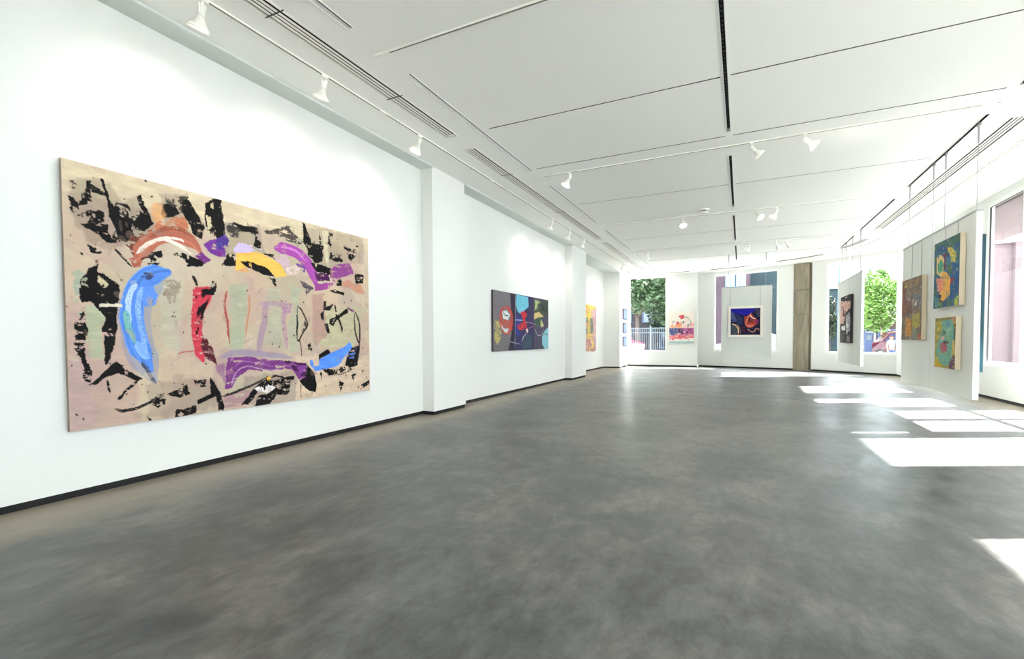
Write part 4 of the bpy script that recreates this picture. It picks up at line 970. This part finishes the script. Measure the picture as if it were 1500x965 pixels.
for x, y, aim, lab in [
    (-4.81, 3.00, (-.40, .0, -.9), 'white spotlight on the left track closest to the camera, cut off at the top'),
    (-4.81, 4.52, LW, 'white spotlight on the left track above the middle of the huge beige and black painting'),
    (-4.81, 6.52, (-.30, -.25, -.9), 'white spotlight on the left track just before the near square wall pier'),
    (-4.81, 12.62, LW, 'white spotlight over the dark three-panel painting, first of three on the left track there'),
    (-4.81, 14.15, LW, 'white spotlight over the dark three-panel painting, middle one of three on the left track'),
    (-4.81, 15.62, LW, 'white spotlight on the left track nearest the second square wall pier'),
    (-4.81, 21.5, (-.42, .0, -.9), 'white spotlight over the unframed yellow and pink painting in the far left niche'),
    (-4.81, 22.9, (-.42, .1, -.9), 'white spotlight on the left track just in front of the farthest wall pier'),
    (-4.81, 24.5, (-.3, .5, -.8), 'white spotlight on the left track above the three small blue pictures, nearer of two'),
    (-4.81, 25.3, (-.2, .6, -.8), 'white spotlight at the very end of the left track by the tree-filled window'),
    (4.33, 12.43, (-.1, .05, -.95), 'white spotlight on the window-side track nearest the big pink-lit window'),
    (4.33, 19.25, (-.15, .05, -.95), 'white spotlight on the window-side track, nearer of two beyond the big hanging wall'),
    (4.24, 20.3, (-.15, .05, -.95), 'white spotlight on the window-side track, farther of two above the slanting hung board'),
    (-3.16, 9.29, (-.38, -.2, -.9), 'white spotlight alone at the left end of the second cross track'),
    (.13, 9.29, (.75, .25, -.75), 'white spotlight tilted sideways just right of the black centre slot, second cross track'),
    (.92, 9.29, (.85, .30, -.62), 'white spotlight tilted most sideways, rightmost on the second cross track'),
    (-1.50, 14.12, (.15, -.5, -.85), 'lit white spotlight facing the camera, left of the smoke detector'),
    (.33, 14.12, (.55, -.4, -.75), 'lit white spotlight facing the camera right of the centre slot, third cross track'),
    (.80, 14.12, (-.45, -.15, -.85), 'white spotlight tilted left at the right end of the third cross track'),
    (-3.27, 18.98, (-.25, .5, -.8), 'small white spotlight alone at the left end of the farthest straight cross track'),
    (.23, 18.98, (-.35, .7, -.62), 'white spotlight leaning left just right of the centre slot, farthest straight cross track'),
    (1.07, 18.98, (.35, .7, -.65), 'white spotlight leaning right, left one of a pair on the farthest cross track'),
    (1.36, 18.98, (.5, .7, -.6), 'white spotlight leaning right, right one of a pair on the farthest cross track'),
    (-3.40, 25.95, (.1, .3, -.95), 'small white spotlight on the curved track above the frame of the tree-filled window')]:
    lamp(x, y, aim, lab)

# smoke detectors and round ceiling discs
def disc(name, x, y, r, h, label, cat='smoke detector', big=False):
    t = thing(name, label, cat, (x, y, CEIL))
    a = MB(); a.lathe([(.001, -h), (r*.6, -h), (r*.92, -h*.75), (r, -h*.2), (r, 0)], 32); a.build('base', M['white'], t, True)
    if big:
        b = MB(); b.lathe([(.001, -h-.075), (r*.75, -h-.07), (r*.8, -h-.05), (r*.8, -h-.035)], 28); b.build('head', M['white'], t, True)
        c = MB(); c.lathe([(r*.45, -h-.036), (r*.45, -h)], 20); c.build('vent_ring', M['gasket'], t, True)
    return t
disc('smoke_detector', -.92, 13.55, .14, .035, 'white two-tier round smoke detector on the ceiling by the third cross track', big=True)
disc('ceiling_speaker_disc', -3.99, 6.28, .09, .008, 'flat white round disc on the ceiling beside the near left slot', 'ceiling disc')
disc('ceiling_speaker_disc', -3.99, 12.97, .09, .008, 'flat white round disc on the ceiling beside the second left slot', 'ceiling disc')
disc('ceiling_speaker_disc', 3.60, 12.75, .09, .02, 'round white disc on the ceiling above the big hanging wall by its wires', 'ceiling disc')
disc('ceiling_speaker_disc', 3.24, 20.19, .09, .02, 'small round white disc on the ceiling above the slanting hung board', 'ceiling disc')

# ================================================================== HANGING DISPLAY WALLS
def hang_wire(t, x, y, z0, base):
    w = MB(); w.tube((x, y, z0), (x, y, CEIL+.02), .005, n=8); off(w, base).build('hanging_wire', M['steel'], t)
    g = MB(); g.tube((x, y, CEIL-.30), (x, y, CEIL-.04), .013, n=10); g.box(x-.016, x+.016, y-.05, y+.05, CEIL-.045, CEIL-.02); off(g, base).build('wire_gripper', M['steel'], t)
def display_wall(label, boards, wires, axis, c, z0, z1, th=.08):
    """boards hang in a plane; axis 'y': plane x=c running along y; axis 'x': plane y=c running along x"""
    a0 = boards[0][0]; base = (c, a0, z0) if axis == 'y' else (a0, c, z0)
    t = thing('hanging_display_wall', label, 'display wall', base, 'display walls hung from the ceiling slots')
    for a, b in boards:
        m = MB()
        if axis == 'y': m.box(c, c+th, a, b, z0, z1-.03)
        else: m.box(a, b, c, c+th, z0, z1-.03)
        bevel(off(m, base).build('board', M['board'], t), .004)
        m = MB()
        if axis == 'y': m.box(c-.006, c+th+.006, a, b, z1-.03, z1)
        else: m.box(a, b, c-.006, c+th+.006, z1-.03, z1)
        off(m, base).build('top_rail', M['steel'], t)
    for w in wires:
        if axis == 'y': hang_wire(t, c+th/2, w, z1, base)
        else: hang_wire(t, w, c+th/2, z1, base)
    return t
display_wall('long white hanging wall on four wires carrying the three colourful thick canvases', [(9.97, 11.885), (11.895, 13.71)], (10.08, 11.42, 12.02, 13.48), 'y', 3.315, .49, 3.50)
display_wall('slanting-looking white hanging wall on wires with the narrow pink and black painting', [(17.88, 19.84), (19.85, 21.80)], (18.32, 19.52, 20.6, 21.38), 'y', 3.315, .60, 3.55)
display_wall('single white hanging board facing the camera with the framed dark blue picture', [(-.745, 1.085)], (-.48, .86), 'x', 21.36, .66, 3.585)

# ================================================================== PAINTINGS
def canvas(name, label, key, O, U, V, N, depth, edge, group=None, cat='painting'):
    """O = top-left front corner, U rightwards, V downwards, N towards the viewer; canvas box behind the sheet"""
    O, U, V, N = Vector(O), Vector(U), Vector(V), Vector(N)
    base = O+V-N*depth
    t = thing(name, label, cat, base, group)
    painted_sheet('painted_front', key, O-base+N*.0015, U, V, t)
    b = MB(); q = O-base; k = N*depth; i = U.normalized()*.001; j = V.normalized()*.001
    b.hexa([q+V-k, q+V+U-k, q+V+U, q+V, q-k, q+U-k, q+U, q])
    b.build('stretcher', M[edge], t)
    return t
# the huge canvas: front 5.5 cm proud of the wall
canvas('large_canvas_painting', 'huge beige canvas with black, blue, red and purple strokes on the near left wall', 'big', (-5.675, 2.20, 3.195), (0, 4.01, 0), (0, 0, -2.55), (1, 0, 0), .035, 'linen')
# three-panel painting
t = thing('triptych_painting', 'dark three-panel painting with cyan discs and red ring on the left wall between piers', 'painting', (-5.755, 10.74, 1.18))
b3 = t.location
for a, b, c0, c1 in ((10.74, 12.045, 0, .34), (12.065, 13.335, .345, .675), (13.355, 14.60, .68, 1.)):
    m = MB(); m.box(-5.755, -5.705, a, b, 1.18, 2.76); pnl = off(m, b3).build('panel', M['darkedge'], t)
    painted_sheet('painted_front', 'trip', (-5.7035-b3[0], a-b3[1], 1.58), (0, b-a, 0), (0, 0, -1.58), pnl, c0, c1)
# loose yellow canvas pinned flat to the niche wall
t = thing('unstretched_painting', 'unframed ragged-edged yellow, pink and grey painting in the far left niche', 'painting', (-6.34, 20.5, .90))
painted_sheet('painted_front', 'yellow', (.014, 0, 2.14), (0, 2.0, 0), (0, 0, -2.14), t, ragged=.12)
m = MB(); m.box(-.006, .010, .03, 1.97, .03, 2.11); m.build('backing', M['edge'], t)
# flowers on the far wall
canvas('flower_painting', 'pale canvas of red flowers over a blue and pink band beside the tree-filled window', 'poppy', (-3.43, 26.20, 2.88), (1.23, 0, 0), (0, 0, -1.64), (0, -1, 0), .05, 'edge')
# framed dark picture on the centre board
t = thing('framed_picture', 'dark blue picture with an orange swirl in a white frame on the centre hanging board', 'picture', (-.485, 21.35, 1.52))
fx = MB(); W_, H_ = 1.255, 1.255
for a, b, c, e in ((0, .095, 0, H_), (W_-.095, W_, 0, H_), (.095, W_-.095, 0, .10), (.095, W_-.095, H_-.09, H_)): fx.box(a, b, -.06, 0, c, e)
bevel(fx.build('frame', M['picframe'], t), .006)
painted_sheet('painted_front', 'motor', (.095, -.03, H_-.09), (W_-.19, 0, 0), (0, 0, -(H_-.19)), t)
m = MB(); m.box(.09, W_-.09, -.028, 0, .09, H_-.08); m.build('backing', M['darkedge'], t)
for x in (.075, 1.175):
    m = MB(); m.tube((x, -.006, H_-.005), (x, -.006, 2.065-.03), .0035, n=6); m.build('hanging_wire', M['steel'], t)
fX = 3.235
canvas('abstract_painting', 'narrow-looking pink, white and black painting alone on the farther slanting hanging wall', 'black', (fX, 20.72, 2.93), (0, -1.72, 0), (0, 0, -1.62), (-1, 0, 0), .075, 'darkedge')
def wired(t, ys, ztop):
    bl = t.location
    for y in ys:
        m = MB(); m.tube((3.309-bl[0], y-bl[1], ztop-bl[2]), (3.309-bl[0], y-bl[1], 3.47-bl[2]), .0035, n=6); m.build('hanging_wire', M['steel'], t)
t = canvas('abstract_painting', 'brown, grey and ochre speckled thick canvas at the far end of the hanging wall', 'brown', (fX, 13.40, 2.74), (0, -1.30, 0), (0, 0, -1.30), (-1, 0, 0), .075, 'edge'); wired(t, (12.45, 13.05), 2.74)
t = canvas('abstract_painting', 'blue, orange and green thick canvas, upper one at the hanging wall near end', 'blue', (fX, 11.46, 3.215), (0, -1.15, 0), (0, 0, -1.19), (-1, 0, 0), .075, 'edge'); wired(t, (10.65, 11.2), 3.2)
canvas('abstract_painting', 'teal, yellow and rose thick canvas, lower one at the hanging wall near end', 'green', (fX, 11.34, 1.84), (0, -.93, 0), (0, 0, -.89), (-1, 0, 0), .075, 'edge')
# canvas on the back of the long hanging wall, seen edge-on
t = thing('back_hung_painting', 'deep teal canvas seen only edge-on behind the long hanging wall, beside the big window', 'painting', (3.40, 10.10, .93))
m = MB(); m.box(0, .085, 0, 1.2, 0, 2.2); bevel(m.build('canvas', M['teal'], t), .006)
m = MB(); m.box(-.004, .004, .05, 1.15, .05, 2.15); m.build('stretcher', M['edge'], t)
# three little pictures on the farthest pier
M['blueprint'] = mat('blue_grey_print', (112, 132, 190), .35, vary=.5, vscale=6)
for z0, z1, lab in ((2.49, 3.04, 'topmost'), (1.78, 2.31, 'middle'), (1.10, 1.59, 'lowest')):
    t = thing('small_framed_print', '%s of three small blue-grey pictures stacked on the farthest left pier' % lab, 'picture', (-5.53, 24.70, z0), 'three small blue pictures on the far pier')
    h = z1-z0
    m = MB()
    for a, b, c, e in ((0, .04, 0, h), (.91, .95, 0, h), (.04, .91, 0, .04), (.04, .91, h-.04, h)): m.box(0, .04, a, b, c, e)
    m.build('frame', M['darkedge'], t)
    m = MB(); m.box(0, .03, .035, .915, .035, h-.035); m.build('print', M['blueprint'], t)
# ================================================================== OUTSIDE
M['asphalt'] = mat('asphalt', (150, 150, 150), .9, bump=.3, bscale=60, vary=.1)
M['kerb'] = mat('pavement', (214, 210, 204), .9, vary=.05)
g = MB(); g.box(-60, 90, 27.4, 160, -.5, -.16); g.box(5.65, 90, -40, 27.4, -.5, -.16); g.box(-60, -7.2, -40, 27.4, -.5, -.16); g.box(-7.2, 5.65, -40, -4.3, -.5, -.16)
struct(g.build('street', M['asphalt']))
g = MB(); g.box(-14, 5.5, 27.3, 30.5, -.16, -.06); struct(g.build('sidewalk', M['kerb']))
g = MB(); g.box(-20, 16, 31.5, 45.5, -.17, .02); struct(g.build('street', M['asphalt']))
M['darkpaving'] = mat('dark_paving', (78, 76, 74), .9, vary=.08)
g = MB(); g.box(5.66, 12.0, -6, 27, -.16, -.06); struct(g.build('sidewalk', M['darkpaving']))
g = MB(); g.box(-16, 16, -30, -6.1, -.16, -.06); struct(g.build('sidewalk', M['kerb']))  # unseen pale ground behind the room, added to bounce sunlight inside

def facade(name, label, x0, x1, y0, y1, z1, m, wins=(), face='y0', winm=None, door=None, band=None):
    t = thing(name, label, 'building', (x0, y0, -.16))
    b = MB(); b.box(0, x1-x0, 0, y1-y0, 0, z1+.16); b.build('walls', m, t)
    c = MB(); c.box(-.15, x1-x0+.15, -.15, y1-y0+.15, z1+.16, z1+.5); c.build('cornice', M['kerb'], t)
    for (a, bb, c0, c1) in wins:
        f = MB(); e = .09
        for q in ((a-e, a, c0-e, c1+e), (bb, bb+e, c0-e, c1+e), (a, bb, c0-e, c0), (a, bb, c1, c1+e), ((a+bb)/2-.03, (a+bb)/2+.03, c0, c1), (a, bb, c0+(c1-c0)*.7-.03, c0+(c1-c0)*.7+.03)):
            f.box(q[0]-x0, q[1]-x0, -.10, .02, q[2]+.16, q[3]+.16)
        fo = f.build('window', M['winframe'], t)
        p_ = MB(); p_.box(a-x0, bb-x0, -.03, .01, c0+.16, c1+.16); p_.build('pane', winm or M['darkpane'], fo)
    return t
M['winframe'] = mat('dark_blue_window_frame', (60, 84, 112), .5)
M['darkpane'] = mat('dark_window_pane', (40, 52, 66), .08, spec=.8)
M['skypane'] = mat('sky_lit_window_pane', (60, 118, 150), .12, spec=.8)  # blue sky reflection is put into the pane colour
M['purple'] = mat('mauve_brick', (50, 36, 46), .9, bump=.3, bscale=30, vary=.15, vscale=.6)
M['tealwall'] = mat('teal_grey_wall', (22, 42, 48), .9, vary=.2, vscale=.5)
M['darkb'] = mat('dark_brown_brick', (36, 32, 36), .9, bump=.3, bscale=30, vary=.15, vscale=.5)
M['brownb'] = mat('brown_brick', (56, 38, 38), .9, bump=.3, bscale=30, vary=.15, vscale=.5)
facade('street_building', 'dark brown building behind the leafy tree in the far left window', -22, -4.6, 50.2, 60, 6.2, M['darkb'], [(-11.6, -10.4, 3.2, 5.0), (-9.1, -8.1, 3.2, 5.0), (-7.4, -6.2, .6, 2.6)])
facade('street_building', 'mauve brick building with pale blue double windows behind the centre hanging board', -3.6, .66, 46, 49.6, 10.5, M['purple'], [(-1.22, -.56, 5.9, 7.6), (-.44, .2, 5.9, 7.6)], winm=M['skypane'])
facade('street_building', 'teal-grey building filling the right half of the middle far window', .72, 5.2, 50.3, 58, 11, M['tealwall'], [(1.2, 2.2, 1.6, 3.4), (3.0, 4.2, 1.6, 3.4)])
facade('street_building', 'low brown brick building behind the white-trunked trees across the street', 8.2, 26, 52, 60, 2.9, M['brownb'], [(9.6, 10.9, .8, 2.1), (11.6, 12.9, .8, 2.1)])
facade('street_building', 'blue-grey building at the left edge of the right far window', 5.9, 8.0, 48, 56, 5.6, M['tealwall'], [(6.6, 7.2, 3.2, 4.4)])
t = facade('street_building', 'pink stucco building filling the big window at the right edge', 10.6, 26, 30, 40, 8.6, M['stucco'])
for a, w_, z0, z1 in ((.7, .5, .2, 6.0), (2.2, .35, .2, 6.0)):
    m = MB(); m.box(a, a+w_, -.22, .0, z0, z1); m.build('pilaster', M['stucco'], t)
m = MB(); m.box(0, 14, -.3, 0, 6.0, 6.35); m.build('string_course', M['kerb'], t)
m = MB(); m.box(1.15, 1.9, -.12, 0, .2, 4.2); m.build('doorway_panel', M['frame'], t)

# trees: crown of real leaves round a forked trunk
def leafmat(nm, c): 
    m = mat(nm, c, .6, vary=.35, vscale=1.5); return m
M['leafD'] = leafmat('yellow_green_leaves', (92, 128, 50)); M['leafA'] = leafmat('bright_green_leaves', (44, 68, 36)); M['leafB'] = leafmat('deep_green_leaves', (24, 46, 30)); M['leafC'] = leafmat('pale_green_leaves', (100, 132, 66))  # leaf greens differ from tree to tree
M['bark'] = mat('grey_bark', (70, 60, 54), .9, bump=.5, bscale=30); M['whitebark'] = mat('white_bark', (150, 146, 140), .8, bump=.3, bscale=30)
def tree(label, x, y, trunk_h, crown_c, crown_r, n, size, leaf, bark, tr=.12, lean=(0, 0), seed=1, zg=.02):
    rnd = random.Random(seed); t = thing('street_tree', label, 'tree', (x, y, zg))
    m = MB(); top = Vector((lean[0], lean[1], trunk_h)); m.tube((0, 0, 0), top*.55, tr, tr*.8); m.tube(top*.55, top, tr*.8, tr*.65)
    cc = Vector(crown_c)
    for k in range(7):
        a = k*2*math.pi/7+rnd.random(); e = cc+Vector((math.cos(a)*crown_r[0]*.6, math.sin(a)*crown_r[1]*.6, rnd.uniform(-.4, .6)*crown_r[2])); m.tube(top, e, tr*.45, tr*.12, n=7)
    m.build('trunk', bark, t)
    blobs = [(cc+Vector((rnd.uniform(-1, 1)*crown_r[0]*.62, rnd.uniform(-1, 1)*crown_r[1]*.62, rnd.uniform(-1, 1)*crown_r[2]*.66)), rnd.uniform(.30, .52)) for _ in range(16)]
    v = []; f = []
    for _ in range(n):
        c, s = rnd.choice(blobs); u = Vector((rnd.gauss(0, 1), rnd.gauss(0, 1), rnd.gauss(0, 1))).normalized()*(rnd.random()**.4)
        p_ = c+Vector((u.x*crown_r[0]*s, u.y*crown_r[1]*s, u.z*crown_r[2]*s))
        a = Vector((rnd.gauss(0, 1), rnd.gauss(0, 1), rnd.gauss(0, .6))).normalized(); b = a.cross(Vector((rnd.gauss(0, 1), rnd.gauss(0, 1), rnd.gauss(0, 1)))).normalized(); q = size*rnd.uniform(.7, 1.3); i = len(v)
        v += [tuple(p_-a*q), tuple(p_+b*q*.5), tuple(p_+a*q), tuple(p_-b*q*.5)]; f.append((i, i+1, i+2, i+3))
    me = bpy.data.meshes.new('crown'); me.from_pydata(v, [], f); me.update(); link('crown', me, leaf, t)
    return t
tree('big leafy tree filling the top of the far left window', -8.4, 43.4, 3.4, (0.6, 0, 6.3), (4.2, 2.2, 3.6), 15000, .20, M['leafA'], M['bark'], .22, seed=3)
tree('darker tree lower behind the white fence in the far left window', -6.5, 48.0, 2.2, (0, 0, 4.2), (2.4, 1.6, 2.6), 6000, .18, M['leafB'], M['bark'], .15, seed=4, zg=-.16)
tree('bright green street tree with a pale slanting trunk in the right far window', 9.35, 43, 2.5, (-.1, 0, 4.1), (1.75, 1.5, 2.1), 9000, .13, M['leafD'], M['whitebark'], .07, (-.2, 0), seed=5)
tree('green street tree with a straight pale trunk, left one in the right far window', 9.55, 46.6, 2.7, (.0, 0, 4.6), (1.3, 1.2, 2.5), 6000, .13, M['leafC'], M['whitebark'], .06, (0, 0), seed=6, zg=-.16)
tree('dark tree at the left edge of the right far window behind the steel pole', 6.45, 46, 1.6, (0, 0, 3.2), (.9, .9, 2.0), 3500, .14, M['leafB'], M['bark'], .1, seed=8, zg=-.16)

# white picket-style metal fence
M['railing'] = mat('grey_railing_paint', (66, 76, 84), .5)
t = thing('metal_fence', 'white metal railing fence in front of the parked cars in the far left window', 'fence', (-12, 35, .02))
m = MB(); x = 0
while x < 8.4:
    m.box(x, x+.022, 0, .02, .1, 2.2); x += .13
m.build('pickets', M['railing'], t)
for z in (.25, 1.85, 2.18):
    m = MB(); m.box(0, 8.4, -.01, .03, z, z+.05); m.build('rail', M['railing'], t)
for x in (1.0, 3.55, 6.1, 8.38):
    m = MB(); m.box(x, x+.09, -.03, .06, 0, 2.32); m.build('post', M['railing'], t)
# pole, postbox, lamp post
t = thing('steel_pole', 'slim blue-grey steel pole standing outside the right far window', 'pole', (5.21, 34, .02)); m = MB(); m.tube((0,0,0), (0,0,9), .06); m.build('shaft', M['winframe'], t)
m = MB(); m.tube((0,0,0), (0,0,.1), .14); m.build('foot', M['winframe'], t)
t = thing('lamp_post', 'dark street lamp post rising beside the green tree', 'lamp post', (9.65, 49.2, -.16)); m = MB(); m.tube((0,0,0), (0,0,7.3), .10, .07); m.build('shaft', M['darkpane'], t)
m = MB(); m.tube((0,0,7.3), (0,0,7.5), .16, .10); m.build('lamp_head', M['darkpane'], t)
M['bluebox'] = mat('blue_enamel', (34, 52, 86), .5)
t = thing('street_cabinet', 'upright blue street cabinet outside, just left of the dark red car', 'street cabinet', (7.07, 36, .02))
m = MB(); m.box(-.18, .18, -.15, .15, 0, 1.75); bevel(m.build('cabinet', M['bluebox'], t), .02)
m = MB(); m.box(-.12, .12, -.17, -.15, 1.3, 1.6); m.build('notice_plate', M['railing'], t); m = MB(); m.box(-.22, .22, -.2, .2, 1.75, 1.83); m.build('cap', M['darkpane'], t)

# cars
M['tyre'] = mat('tyre_rubber', (30, 30, 32), .8); M['hub'] = mat('wheel_metal', (190, 192, 196), .3, .7)
M['carwhite'] = mat('white_car_paint', (98, 104, 108), .2); M['carred'] = mat('crimson_car_paint', (120, 22, 40), .2); M['carmaroon'] = mat('maroon_car_paint', (70, 20, 32), .2)
M['carglass'] = mat('car_window', (52, 62, 88), .05, spec=.9)
def car(label, x, y, paint, L=4.5, Wd=1.75, H=1.45, suv=False, flip=False, rz=0.):
    t = thing('parked_car', label, 'car', (x, y, .02), None, rz); s = -1 if flip else 1; k = H/1.45
    if suv: prof = [(0,.45),(.05,.85),(.9,1.02),(1.35,1.50),(1.9,1.62),(3.6,1.62),(4.3,1.40),(4.48,.95),(4.5,.45)]; gl = [(1.12,1.05),(1.5,1.47),(3.7,1.52),(4.2,1.35),(4.28,1.05)]
    else: prof = [(0,.45),(.04,.72),(.25,.86),(1.15,.95),(1.75,1.38),(2.3,1.45),(3.1,1.42),(3.8,1.02),(4.35,.98),(4.5,.75),(4.5,.45)]; gl = [(1.3,.98),(1.8,1.33),(2.3,1.39),(3.0,1.36),(3.6,1.02)]
    sx = L/4.5
    def ext(pts, y0, y1, tap=1.):
        mb = MB(); n_ = len(pts)
        A = [Vector((s*(px_*sx-L/2), y0+(.12 if pz > 1.0 else 0)*tap, pz*k)) for px_, pz in pts]; B = [Vector((s*(px_*sx-L/2), y1-(.12 if pz > 1.0 else 0)*tap, pz*k)) for px_, pz in pts]
        mb.v = [tuple(a) for a in A+B]; mb.f = [tuple(range(n_)), tuple(range(2*n_-1, n_-1, -1))]+[(i, (i+1) % n_, n_+(i+1) % n_, n_+i) for i in range(n_)]; mb.mi = [0]*(n_+2); return mb
    low = [(4.5,.28),(0,.28)]
    bevel(ext(prof+low, -Wd/2, Wd/2).build('body', paint, t), .05, 3)
    gm = MB(); n_ = len(gl)
    for yy, o_ in ((-Wd/2-.004, .12), (Wd/2+.004, -.12)):
        i = len(gm.v); gm.v += [(s*(a*sx-L/2), yy+(o_ if b > 1.06 else o_*.9), b*k) for a, b in gl]; gm.f.append(tuple(range(i, i+n_))); gm.mi.append(0)
    gm.build('side_glass', M['carglass'], t)
    for wx in (.85, 3.6):
        for yy in (-Wd/2+.02, Wd/2-.02):
            w = MB(); c = s*(wx*sx-L/2); w.tube((c, yy-.10, .33), (c, yy+.10, .33), .33, n=24); wo_ = w.build('wheel', M['tyre'], t)
            h = MB(); h.tube((c, yy-.115, .33), (c, yy+.115, .33), .19, n=16); h.build('hubcap', M['hub'], wo_)
    for yy in (-.6, .6):
        l_ = MB(); xx = s*(-L/2); l_.box(min(xx-.02*s, xx+.12*s), max(xx-.02*s, xx+.12*s), yy-.18, yy+.18, .62*k, .76*k); l_.build('headlight', M['hub'], t)
        l_ = MB(); xx = s*(L/2); l_.box(min(xx+.02*s, xx-.12*s), max(xx+.02*s, xx-.12*s), yy-.18, yy+.18, .7*k, .85*k); l_.build('tail_light', M['carred'], t)
    return t
car('white car parked behind the white fence in the far left window', -9.15, 37.4, M['carwhite'], flip=True, H=1.75)
car('crimson car parked beyond the white one in the far left window', -9.75, 41.2, M['carred'], suv=True, H=1.8, flip=True)
car('white car parked across the street, half hidden by the centre hanging board', .25, 35.5, M['carwhite'], suv=True, L=4.7, H=1.6)
car('dark red rounded car in the right far window behind the pedestrian', 9.95, 41.2, M['carmaroon'], suv=True, L=4.4, H=1.7)

# pedestrian in the right far window
M['skin'] = mat('skin', (150, 104, 88), .6); M['tee'] = mat('pale_blue_shirt', (120, 150, 172), .8); M['trousers'] = mat('blue_trousers', (72, 88, 130), .8); M['hair'] = mat('brown_hair', (96, 62, 52), .7); M['eye'] = mat('eye_white', (60, 44, 40), .3)
def skin(name, verts, edges, rad, m, parent, root=0, sub=2):
    me = bpy.data.meshes.new(name); me.from_pydata(verts, edges, []); o = link(name, me, m, parent)
    md = o.modifiers.new('skin', 'SKIN'); md.use_smooth_shade = True
    sv = me.skin_vertices[0].data
    for i, r in enumerate(rad): sv[i].radius = r if isinstance(r, tuple) else (r, r); sv[i].use_root = (i == root)
    o.modifiers.new('sub', 'SUBSURF').levels = sub; o.modifiers['sub'].render_levels = sub
    return o
pr = thing('person', 'pedestrian in a pale blue shirt standing before the dark red car outside', 'person', (7.55, 33, .02), None, 0)
V_ = [(0,0,.84),(0,0,1.0),(0,0,1.16),(0,.0,1.26),(0,-.01,1.34),(0,-.01,1.42),(0,-.01,1.50)]; R_ = [(.125,.10),(.115,.085),(.14,.09),(.10,.075),(.045,.045),(.072,.085),(.066,.078)]
E_ = [(i, i+1) for i in range(6)]
for s in (-1, 1):
    i = len(V_); V_ += [(s*.085,0,.74),(s*.095,-.01,.42),(s*.10,.01,.06),(s*.10,-.12,.03)]; R_ += [.082,.052,.036,.034]; E_ += [(0,i),(i,i+1),(i+1,i+2),(i+2,i+3)]
    i = len(V_); V_ += [(s*.165,0,1.24),(s*.205,.01,1.0),(s*.20,-.05,.79),(s*.195,-.07,.73)]; R_ += [.05,.038,.027,.024]; E_ += [(3,i),(i,i+1),(i+1,i+2),(i+2,i+3)]
    pal = i+3
    for k, (dx, ln) in enumerate(((-.026,.055),(-.009,.065),(.009,.06),(.025,.045))):
        j = len(V_); V_ += [(s*.195+dx*.9, -.075, .70), (s*.195+dx, -.085, .70-ln)]; R_ += [.0095,.008]; E_ += [(pal,j),(j,j+1)]
    j = len(V_); V_ += [(s*.16,-.09,.715),(s*.155,-.105,.69)]; R_ += [.010,.009]; E_ += [(pal,j),(j,j+1)]
body = skin('body', V_, E_, R_, M['skin'], pr)
Vs = [(0,0,.86),(0,0,1.0),(0,0,1.16),(0,0,1.265)]; Rs = [(.15,.125),(.135,.105),(.16,.112),(.105,.085)]; Es = [(0,1),(1,2),(2,3)]
for s in (-1, 1):
    i = len(Vs); Vs += [(s*.165,0,1.235),(s*.20,.008,1.08)]; Rs += [.066,.058]; Es += [(3,i),(i,i+1)]
skin('shirt', Vs, Es, Rs, M['tee'], pr)
Vt = [(0,0,.86)]; Rt = [(.14,.115)]; Et = []
for s in (-1, 1):
    i = len(Vt); Vt += [(s*.088,0,.72),(s*.096,-.008,.42),(s*.10,.008,.10)]; Rt += [.098,.07,.058]; Et += [(0,i),(i,i+1),(i+1,i+2)]
skin('trousers', Vt, Et, Rt, M['trousers'], pr)
skin('hair', [(0,.02,1.46),(0,.025,1.53),(0,.06,1.40)], [(0,1),(0,2)], [(.086,.088),(.074,.078),(.062,.05)], M['hair'], pr)
m = MB(); m.tube((0,-.095,1.425),(0,-.118,1.41),.012,.016,n=8)
for s in (-1, 1): m.tube((s*.085,-.01,1.44),(s*.10,-.005,1.44),.022,.016,n=8)
m.build('nose_and_ears', M['skin'], pr)
m = MB()
for s in (-1, 1): m.tube((s*.03,-.088,1.45),(s*.03,-.098,1.45),.010,n=8)
m.tube((-.022,-.094,1.385),(.022,-.094,1.385),.005,n=6); m.build('eyes_and_mouth', M['eye'], pr)
